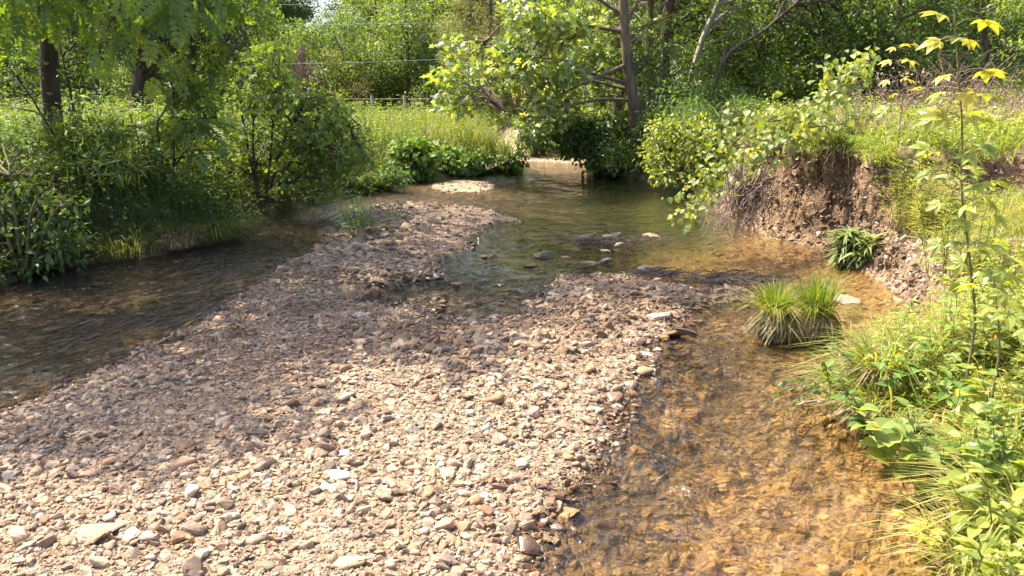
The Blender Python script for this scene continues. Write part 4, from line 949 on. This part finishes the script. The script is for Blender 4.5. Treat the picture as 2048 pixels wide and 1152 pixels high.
# sedge tussock in the stream: two crowns on one skirt
q = P(1592, 672, 0); root = empty('sedge_tussock', q, 'sedge tussock with two upright green crowns standing in the right channel', 'sedge tussock')
for cx, cy, nn_, hh in ((-.19, .05, 380, .44), (.16, .0, 330, .58)):
    g = Geo(); d = hdir(nn_); pos = np.array([cx, cy, .12])+d*R.random((nn_, 1))**.7*.11
    g.blades(pos, hh*R.uniform(.45, 1.1, nn_), .009, norm(d+hdir(nn_)*.5), R.uniform(.05, .6, nn_)**1.1, np.clip(.34+R.normal(size=nn_)*.14, 0, .9)); g.build('green_crown', G['grass'], root)
    nn_ = 120; g = Geo(); d = hdir(nn_); g.blades(np.array([cx, cy, .15])+d*.09, .42*R.uniform(.7, 1.2, nn_), .006, d, R.uniform(.9, 1.5, nn_), R.uniform(.5, .9, nn_)); g.build('arching_blades', G['grass'], root)
g = Geo(); n = 2600; cx = np.where(R.random(n) < .5, -.17, .18)+R.normal(size=n)*.05; d = hdir(n)
pos = np.stack([cx, R.normal(size=n)*.06+.02, R.uniform(.10, .24, n)], 1)+d*.09; e = pos+d*R.uniform(.03, .15, (n, 1))*np.array([1, .8, 0])+R.normal(size=(n, 3))*.035; e[:, 2] = R.uniform(-.05, .13, n)
dv = e-pos; g.leaves(T_NARROW, pos, dv, d+np.array([0, 0, .3]), np.linalg.norm(dv, axis=1)*R.uniform(.7, 1.3, n), R.uniform(0, .85, n)**1.3); g.build('dead_skirt', leaf_mat('sedge_skirt', [(0, (.085, .10, .03)), (.5, (.20, .17, .07)), (1, (.40, .33, .19))], .3, k=(1, 1, 1), ty=(1.2, 1.2, .7)), root)
bm = bmesh.new(); bmesh.ops.create_icosphere(bm, subdivisions=3, radius=1)
for v in bm.verts: v.co = Vector((v.co.x*.33, v.co.y*.17, v.co.z*.17))*(1+.25*mnoise.noise(v.co*2.5))
me = bpy.data.meshes.new('root_mound'); bm.to_mesh(me); bm.free(); me.materials.append(bark_mat('sedge_root', (.10, .075, .03), (.24, .19, .09), 40))
o = bpy.data.objects.new('root_mound', me); COL.objects.link(o); o.parent = root; o.location = (0, .02, .02)
# sedge clumps on the grassy point
for (px, py, n, h, lab) in ((1700, 785, 300, .36, 'arching green sedge clump at the tip of the grassy point'), (1765, 755, 320, .42, 'bright sedge clump in the middle of the grassy point'),
        (1800, 830, 300, .34, 'sedge clump trailing into the water below the grassy point'), (1745, 835, 330, .32, 'short sedge clump at the lower edge of the grassy point'), (1835, 720, 300, .35, 'sedge clump where the grassy point joins the bank')):
    tuft(px, py, int(n*.75), h, .011, .17, lab, G['grass'], 'sedge_clump', (.3, 1.6), .6, cat='sedge', dead=160, z=.06)
for (px, py, n, h, lab) in ((1990, 930, 220, .32, 'long pale-bladed grass clump spilling over the right edge'), (2030, 1040, 240, .36, 'long grass clump in the lower right corner'), (1950, 1130, 200, .3, 'grass clump at the bottom edge right of the stream'), (1900, 850, 200, .3, 'grass clump above the pale reflection at the right shore')):
    tuft(px, py, n, h, .009, .2, lab, G['grass'], 'grass_clump', (.8, 1.7), .75, cat='grass', dead=60)
def rosette(px, py, n, ls, tpl, label, mat, name, z=None, up=.6, base=.5, cat='plant', hgt=.1):
    q = hit(px, py); root = empty(name, q, label, cat)
    g = Geo(); d = hdir(n)+np.array([0, 0, 1.0])*R.uniform(-.2, up*2, n)[:, None]
    g.leaves(tpl, np.stack([R.normal(size=n)*.05, R.normal(size=n)*.05, R.uniform(0, hgt, n)], 1), d, np.array([0, 0, 1.0])+R.normal(size=(n, 3))*.2, ls*R.uniform(.6, 1.15, n), np.clip(base+R.normal(size=n)*.15, 0, 1)); g.build('leaves', mat, root)
    return root
rosette(1695, 526, 330, .27, T_STRAP, 'dock plant with long strap leaves at the foot of the cut bank', G['dock'], 'dock_plant', base=.45, hgt=.40, up=.45)
rosette(1735, 520, 150, .24, T_STRAP, 'second dock plant to the right on the foot of the cut bank', G['dock'], 'dock_plant', base=.6, hgt=.25, up=.7)
# weed on the bar
def stalk_plant(px, py, h, nst, ls, tpl, label, mat, name='weed', z=None, spread=.12, lv=14, base=.4, per=2, cat='weed', lean=(0, 0), group=None):
    q = hit(px, py); root = empty(name, q, label, cat, group); gs = Geo(); gl_ = Geo()
    for s_ in range(nst):
        a = np.array([R.normal()*spread, R.normal()*spread, -.03]); hh = h*R.uniform(.65, 1.05); e = np.array([a[0]*2+R.normal()*.08*h+lean[0], a[1]*2+R.normal()*.08*h+lean[1], hh]); c_ = curve(a, e, 0, 8, .015)
        gs.tube(c_, np.linspace(.005, .002, 8), 4)
        t_ = np.linspace(.15, 1, lv).repeat(per); pos = np.stack([np.interp(t_, np.linspace(0, 1, 8), c_[:, k]) for k in range(3)], 1); n = len(pos)
        gl_.leaves(tpl, pos, hdir(n)+np.array([0, 0, 1.0])*R.uniform(-.1, .7, n)[:, None], np.array([0, 0, 1.0])+R.normal(size=(n, 3))*.2, ls*R.uniform(.45, 1.2, n)*(1.15-.5*t_), np.clip(base+R.normal(size=n)*.2, 0, 1))
    gs.build('stem', M_STEM, root); gl_.build('leaves', mat, root); return root
stalk_plant(735, 468, .72, 15, .16, T_LANCE, 'solitary dark leafy weed growing on the gravel bar beside the left channel', G['kud'], base=.35, lv=14)
for px, py, hh, lab in ((1822, 462, 1.15, 'feathery narrow-leaved goldenrod beside the cut bank, left one of two stands'), (1862, 470, .9, 'feathery narrow-leaved goldenrod just right of the left stand'), (1920, 560, .95, 'yellowish narrow-leaved weed on the pebbly slope under the tall sapling')):
    stalk_plant(px, py, hh, 18, .15, T_NARROW, lab, G['fwd'], 'goldenrod', lv=34, base=.7, spread=.12, per=3, cat='weed', z=0)
# tall foreground sapling and its kind
def sapling(pts, d, whorls, ls, label, rad=.009, base=.5, name='sapling'):
    b = PD(*pts[0], d); z0 = H(b[0], b[1]); root = empty(name, (b[0], b[1], z0), label, 'sapling'); b = np.array([b[0], b[1], z0])
    pl_ = np.array([(0, 0, -.02)]+[PD(px, py, d)-b for px, py in pts]); n = 20; tt = np.linspace(0, len(pl_)-1, n)
    pp = np.stack([np.interp(tt, range(len(pl_)), pl_[:, k]) for k in range(3)], 1); gs = Geo(); gs.tube(pp, np.linspace(rad, rad*.35, n), 6)
    gl_ = Geo()
    for (px, py, k) in whorls:
        c_ = PD(px, py, d)-b
        j = pp[np.argmin(np.abs(pp[:, 2]-c_[2]))]
        for i in range(k):
            a = 6.283*i/k+R.random()*.8; dr_ = np.array([math.cos(a), math.sin(a)*.8, .25]); L_ = R.uniform(.05, .14)
            e = j+dr_*L_+(c_-j)*.5; gs.tube(curve(j, e, .1, 4, .02), np.linspace(.003, .002, 4), 4)
            gl_.leaves(T_PAL, e[None], (dr_*np.array([1, 1, -.1])+np.array([0, 0, R.uniform(-.55, .35)]))[None], np.array([[R.normal()*.45, R.normal()*.4-.3, 1]]), ls*R.uniform(.55, 1.15), np.clip(base+(.30 if py < 200 else 0)*1+R.normal()*.16, 0, 1))
    gs.build('stem', M_STEM, root, True); gl_.build('leaves', G['sap'], root); return root
sapling([(1952, 640), (1940, 520), (1922, 380), (1925, 250), (1915, 120), (1908, 20)], 4.6,
        [(1915, 90, 3), (1905, 150, 2), (1905, 95, 2), (1930, 180, 3), (1895, 200, 2), (1925, 230, 3), (1900, 300, 3), (1930, 310, 3), (1950, 250, 2), (1890, 350, 3), (1950, 380, 3), (1930, 420, 3), (1960, 440, 2), (1935, 500, 3), (1980, 490, 3), (1920, 545, 3), (1985, 560, 3), (1950, 590, 3), (1940, 40, 2)], .178,
        'tall thin sapling with whorls of palmate leaves rising through the right of the photo')
sapling([(1800, 420), (1795, 300), (1805, 200), (1812, 100)], 9.5, [(1810, 100, 3), (1800, 130, 3), (1790, 165, 3), (1805, 190, 3), (1800, 230, 3), (1795, 270, 2)], .21, 'slim sapling with golden leaves on top of the cut bank', .008, .6)
sapling([(2000, 700), (1995, 620), (1985, 540)], 4.2, [(1990, 540, 3), (2005, 580, 3), (1985, 620, 3), (2010, 650, 3)], .17, 'short leafy sapling at the right edge below the tall one', .008, .45)
# broad-leaved herbs at right
rr_ = [(1920, 720, 'broad-leaved green herb below the tall sapling'), (1985, 760, 'broad-leaved herb with large oval leaves at the right side'), (1900, 800, 'broad-leaved herb beside the grassy point'), (2030, 700, 'broad-leaved herb touching the right edge'), (1960, 850, 'broad-leaved herb in the middle of the right bank'), (2020, 880, 'lower broad-leaved herb at the right edge')]
rr_ += [(1890, 930, 'broad-leaved herb just above the pale reflection at the shore'), (1990, 960, 'large-leaved herb right of the shoreline herbs'), (1940, 1010, 'broad-leaved herb between the two lower grass clumps'), (2030, 1110, 'broad-leaved herb in the lower right corner'), (1860, 760, 'small broad-leaved herb where the grassy point begins'), (2000, 640, 'broad-leaved herb on the pebbly slope behind the tall sapling')]
for i_, (px, py, lab) in enumerate(rr_): stalk_plant(px, py, R.uniform(.28, .5), 7, [.14, .12, .16][i_ % 3], [T_OVF, T_TRI, T_HEART][i_ % 3] if i_ > 2 else T_OVF, lab, [G['fwd'], G['sap'], G['kud'], G['fwd']][i_ % 4], 'broadleaf_herb', spread=.10, lv=5, base=R.uniform(.3, .6), per=3, cat='herb')
q = P(1850, 1085, .12); root = empty('creeper_sprig', q, 'light green creeper sprig with palmate leaves reaching over the near water', 'sprig')
g = Geo(); g.tube(curve(np.array([.22, -.03, .05]), np.array([0, 0, .05]), .1, 5, .01), .003, 4); g.build('stem', M_STEM, root)
g = Geo(); n = 6; d = np.array([(-.5, .3, .1), (.1, .8, .3), (.6, .4, 0), (-.2, -.7, 0), (.4, -.3, .2), (-.6, .9, .3)]); g.leaves(T_PAL, np.array([(0, 0, .05)]*5+[(-.05, .1, .07)]), d, np.array([[0, -.3, 1.0]]).repeat(6, 0), np.array([.11, .12, .12, .11, .1, .08]), R.uniform(.6, .9, 6)); g.build('leaves', G['sap'], root)
# drooping nettle-like branch over the water
q = P(1660, 790, .25); root = empty('drooping_weed', q, 'pale seed-laden weed drooping over the water left of the grassy point', 'weed')
gs = Geo(); gl_ = Geo()
for e in ((-.42, -.05, -.02), (-.30, .1, .05), (-.36, -.15, -.08), (-.1, -.05, .25)):
    c_ = curve(np.zeros(3), np.array(e), .22, 8, .01); gs.tube(c_, .003, 4); n = 26; t_ = np.linspace(.2, 1, n); pos = np.stack([np.interp(t_, np.linspace(0, 1, 8), c_[:, k]) for k in range(3)], 1)
    gl_.leaves(T_OV, pos, hdir(n)+np.array([0, 0, -.9]), hdir(n)+.3, .035*R.uniform(.6, 1.4, n), R.uniform(.3, .8, n))
gs.build('stem', M_STEM, root); gl_.build('leaves', G['kud'], root)

# grape vine over the lip of the cut bank
b = PD(1600, 270, 10.9); b[2] = H(b[0], b[1]+.5); root = empty('grape_vine', b, 'grape vine with large heart-shaped leaves spilling over the lip of the cut bank', 'vine')
gs = Geo(); gl_ = Geo()
paths = [[(1720, 150, 11.6), (1650, 190, 11.1), (1580, 225, 10.8), (1510, 250, 10.6), (1450, 300, 10.7), (1410, 350, 11), (1385, 380, 11.1)],
         [(1740, 230, 11.4), (1680, 250, 10.9), (1620, 255, 10.6), (1560, 290, 10.4), (1510, 330, 10.4), (1470, 370, 10.5), (1420, 390, 10.7)],
         [(1690, 180, 11.5), (1640, 200, 11.2), (1600, 250, 10.7), (1590, 290, 10.3)], [(1640, 240, 10.8), (1560, 240, 10.7), (1490, 250, 10.9), (1440, 275, 11.3)],
         [(1540, 280, 10.6), (1500, 330, 10.4), (1490, 380, 10.3), (1470, 400, 10.3)], [(1740, 120, 12), (1700, 150, 11.7), (1660, 160, 11.6)], [(1470, 330, 10.8), (1440, 350, 11), (1410, 370, 11.1), (1375, 410, 11.1), (1365, 440, 11)]]
for pth in paths:
    c_ = np.array([PD(*q)-b for q in pth]); gs.tube(c_, .009, 5)
    n = 175; t_ = R.random(n)*(len(c_)-1); pos = np.stack([np.interp(t_, range(len(c_)), c_[:, k]) for k in range(3)], 1)+R.normal(size=(n, 3))*np.array([.13, .08, .12])
    gl_.leaves(T_HEART, pos, R.normal(size=(n, 3))*.5+np.array([-.2, -.5, -.5]), R.normal(size=(n, 3))*.45+np.array([-.3, -.6, .8]), .092*R.uniform(.5, 1.35, n), np.clip(.5+R.normal(size=n)*.24, 0, 1))
gs.build('vine_stems', M_BARK, root, True); gl_.build('leaves', G['vine'], root)
# dead twigs and roots hanging from it
b = PD(1490, 350, 11.0); root = empty('dead_branches', b, 'mass of bare pinkish dead twigs hanging to the water left of the cut bank', 'dead branches'); g = Geo()
for _ in range(105):
    a = PD(R.uniform(1450, 1560), R.uniform(320, 400), R.uniform(10.0, 10.7)); e = PD(R.uniform(1395, 1540), R.uniform(400, 482), R.uniform(9.7, 10.5)); e[2] = max(e[2], .0)
    g.tube(curve(a-b, e-b, .05, 7, .04), np.linspace(.010, .004, 7)*R.uniform(.6, 1.2), 4)
g.build('twigs', M_TWIG, root)
b = PD(1640, 340, 10.4); root = empty('exposed_roots', b, 'thin brown roots dangling over the face of the cut bank', 'roots'); g = Geo()
for _ in range(34):
    px = R.uniform(1555, 1790); py = R.uniform(282, 320); a = PD(px, py, 10.35); e = PD(px+R.normal()*22, py+R.uniform(20, 120), 10.2); g.tube(curve(a-b, e-b, 0, 7, .04), np.linspace(.004, .0015, 7), 3)
g.build('root_strands', M_BARK, root)

# ------------------------------------------------------------ driftwood, debris, fence, wires
def stick(pts, rad, label, name='stick', z=None, mat=None):
    W_ = [P(px, py, zz) for px, py, zz in pts]; b = W_[0]; root_pts = [q-b for q in W_]; g = Geo(); n = len(pts)*3
    tt = np.linspace(0, len(pts)-1, n); rp = np.array(root_pts); pp = np.stack([np.interp(tt, range(len(pts)), rp[:, k]) for k in range(3)], 1)
    pp += R.normal(size=pp.shape)*rad*.4
    g.tube(pp, np.linspace(rad, rad*.4, n), 6); o = g.build(name, mat or M_TWIG, None, True); o.location = b; return tag(o, label, 'stick')
stick([(1240, 468, .02), (1220, 466, .05), (1212, 458, .12), (1210, 448, .22)], .022, 'pale grey stick poking up out of the pool', mat=M_BARKP)
stick([(1640, 802, .12), (1600, 806, .12), (1588, 818, .03)], .012, 'short forked grey stick over the water below the grassy point', mat=M_BARKP)
stick([(908, 520, .05), (925, 500, .1)], .008, 'thin pale twig leaning at the pool edge of the bar')
stick([(875, 712, .13), (890, 690, .15), (915, 655, .14)], .008, 'thin bent twig lying below the small pool')
stick([(1540, 470, .1), (1570, 480, .05), (1630, 500, .02)], .010, 'fallen root lying in the water at the foot of the cut bank')
def debris(px, py, wpx, n, label, L_=.3, z=.03, dark=True):
    q = P(px, py, z); root = None if z > .1 else empty('driftwood_pile', q, label, 'driftwood'); g = Geo(); sx = wpx/FPX*math.hypot(q[1], CAM_H)*.5
    for _ in range(n):
        a = np.array([R.normal()*sx*.6, R.normal()*(.12 if z < .1 else .3), R.uniform(-.02, .03)]); th = R.uniform(0, 6.28) if z > .1 else R.normal()*.7; e = a+np.array([math.cos(th), math.sin(th), R.uniform(-.05, .12)])*L_*R.uniform(.4, 1.2); e[2] = max(e[2], -.02)
        g.tube(curve(a, e, .03, 5, .05), np.linspace(.007, .003, 5)*R.uniform(.4, 1.6), 3)
    if root: g.build('twigs', M_BARKD if dark else M_TWIG, root)
    else:
        o = g.build('twig_litter', M_TWIG); o.location = q; tag(o, label, 'twig litter', kind='stuff')
debris(1200, 483, 110, 130, 'dark tangle of sticks and leaves stranded in the middle of the pool')
debris(1300, 548, 80, 100, 'twiggy debris caught behind the wet low rock')
debris(1440, 560, 170, 200, 'long raft of dark twigs washed onto the tip of the bar', .4)
debris(1290, 478, 70, 24, 'small debris patch in the orange shallows', z=.01)
debris(420, 712, 150, 46, 'dry twigs scattered on the bar beside the left channel', .2, .14)
debris(620, 690, 260, 70, 'dark twigs and litter scattered across the middle of the bar', .18, .16)
debris(540, 742, 240, 60, 'brown twiggy litter on the shaded gravel', .16, .16)
q = P(1095, 515, .03)
# far fence: posts, a rail and wires
pale = bark_mat('fence_wood', (.25, .20, .15), (.45, .38, .30)); fx0, fy0 = az(640)*33, 33.0; fx1, fy1 = az(1010)*32, 32.0
root = empty('farm_fence', (fx0, fy0, H(fx0, fy0)), 'weathered wire fence with wooden posts across the far end of the meadow', 'fence'); z0 = H(fx0, fy0)
for i in range(7):
    t_ = i/6; x = fx0+(fx1-fx0)*t_; y = fy0+(fy1-fy0)*t_; z = H(x, y)-z0; g = Geo(); g.tube([(x-fx0, y-fy0, z-.2), (x-fx0+.02, y-fy0, z+.6), (x-fx0, y-fy0, z+1.2)], .065, 7, wob=.2); g.add([(x-fx0+.06*math.cos(a), y-fy0+.06*math.sin(a), z+1.2) for a in np.arange(7)*6.283/7], T=[(0, i_, i_+1) for i_ in range(1, 6)]); g.build('post', pale, root)
for hz in (.35, .7, 1.05):
    g = Geo(); g.tube([(0, 0, hz), ((fx1-fx0)/2, (fy1-fy0)/2, H((fx0+fx1)/2, (fy0+fy1)/2)-z0+hz), (fx1-fx0, fy1-fy0, H(fx1, fy1)-z0+hz)], .008, 4); g.build('wire', M_BARKP, root)
xa, xb = az(870)*32.3, az(905)*32.3; z = H(xa, 32.3)-z0; g = Geo(); g.tube([(xa-fx0, -.65, z+1.12), (xb-fx0, -.7, z+1.14)], .06, 6); g.build('rail', pale, root)
M_WIRE = bark_mat('wire_metal', (.25, .25, .22), (.4, .4, .36))
for (pa, pb, pc, lab) in (((380, 5, 34), (700, 12, 34), (1010, 4, 34), 'topmost thin overhead wire crossing above the meadow'), ((480, 55, 33), (720, 48, 33), (960, 44, 33), 'middle thin overhead wire crossing in front of the far trees'), ((560, 128, 32), (720, 125, 32), (900, 118, 32), 'lowest thin overhead wire crossing in front of the far trees')):
    A, B_, C_ = PD(*pa), PD(*pb), PD(*pc); ext = (C_-A)*.8; ext[2] = .8; pts = [A-ext*np.array([1, 1, -1]), A, B_, C_, C_+ext]; g = Geo(); g.tube(np.array(pts)-A, .006, 4); o = g.build('overhead_wire', M_WIRE); o.location = A; tag(o, lab, 'wire')
# leaf litter on the bar
n = 1500; y = R.uniform(5.5, 11.5, n); x = R.uniform(-1, 1, n)*y*.6; z, _, db_, _, _, _, _ = height(x, y, True); k = (db_ > .1) & (fbm(x*1.4+2, y*1.4) > .48); x, y, z = x[k], y[k], z[k]; n = len(x)
g = Geo(); g.leaves(T_LANCE, np.stack([x, y, z+.03], 1), hdir(n)+np.array([0, 0, 1.0])*R.normal(size=n)[:, None]*.25, np.array([0, 0, 1.0])+R.normal(size=(n, 3))*.3, R.uniform(.05, .13, n), R.random(n))
M_LIT = leaf_mat('leaf_litter', [(0, (.05, .03, .02)), (.6, (.14, .09, .05)), (1, (.3, .24, .15))], .1); tag(g.build('leaf_litter', M_LIT), 'dead leaves and litter strewn over the middle of the gravel bar', 'leaf litter', kind='stuff')
print('OBJECTS', len(bpy.data.objects), 'FACES', sum(len(o.data.polygons) for o in bpy.data.objects if o.type == 'MESH'))
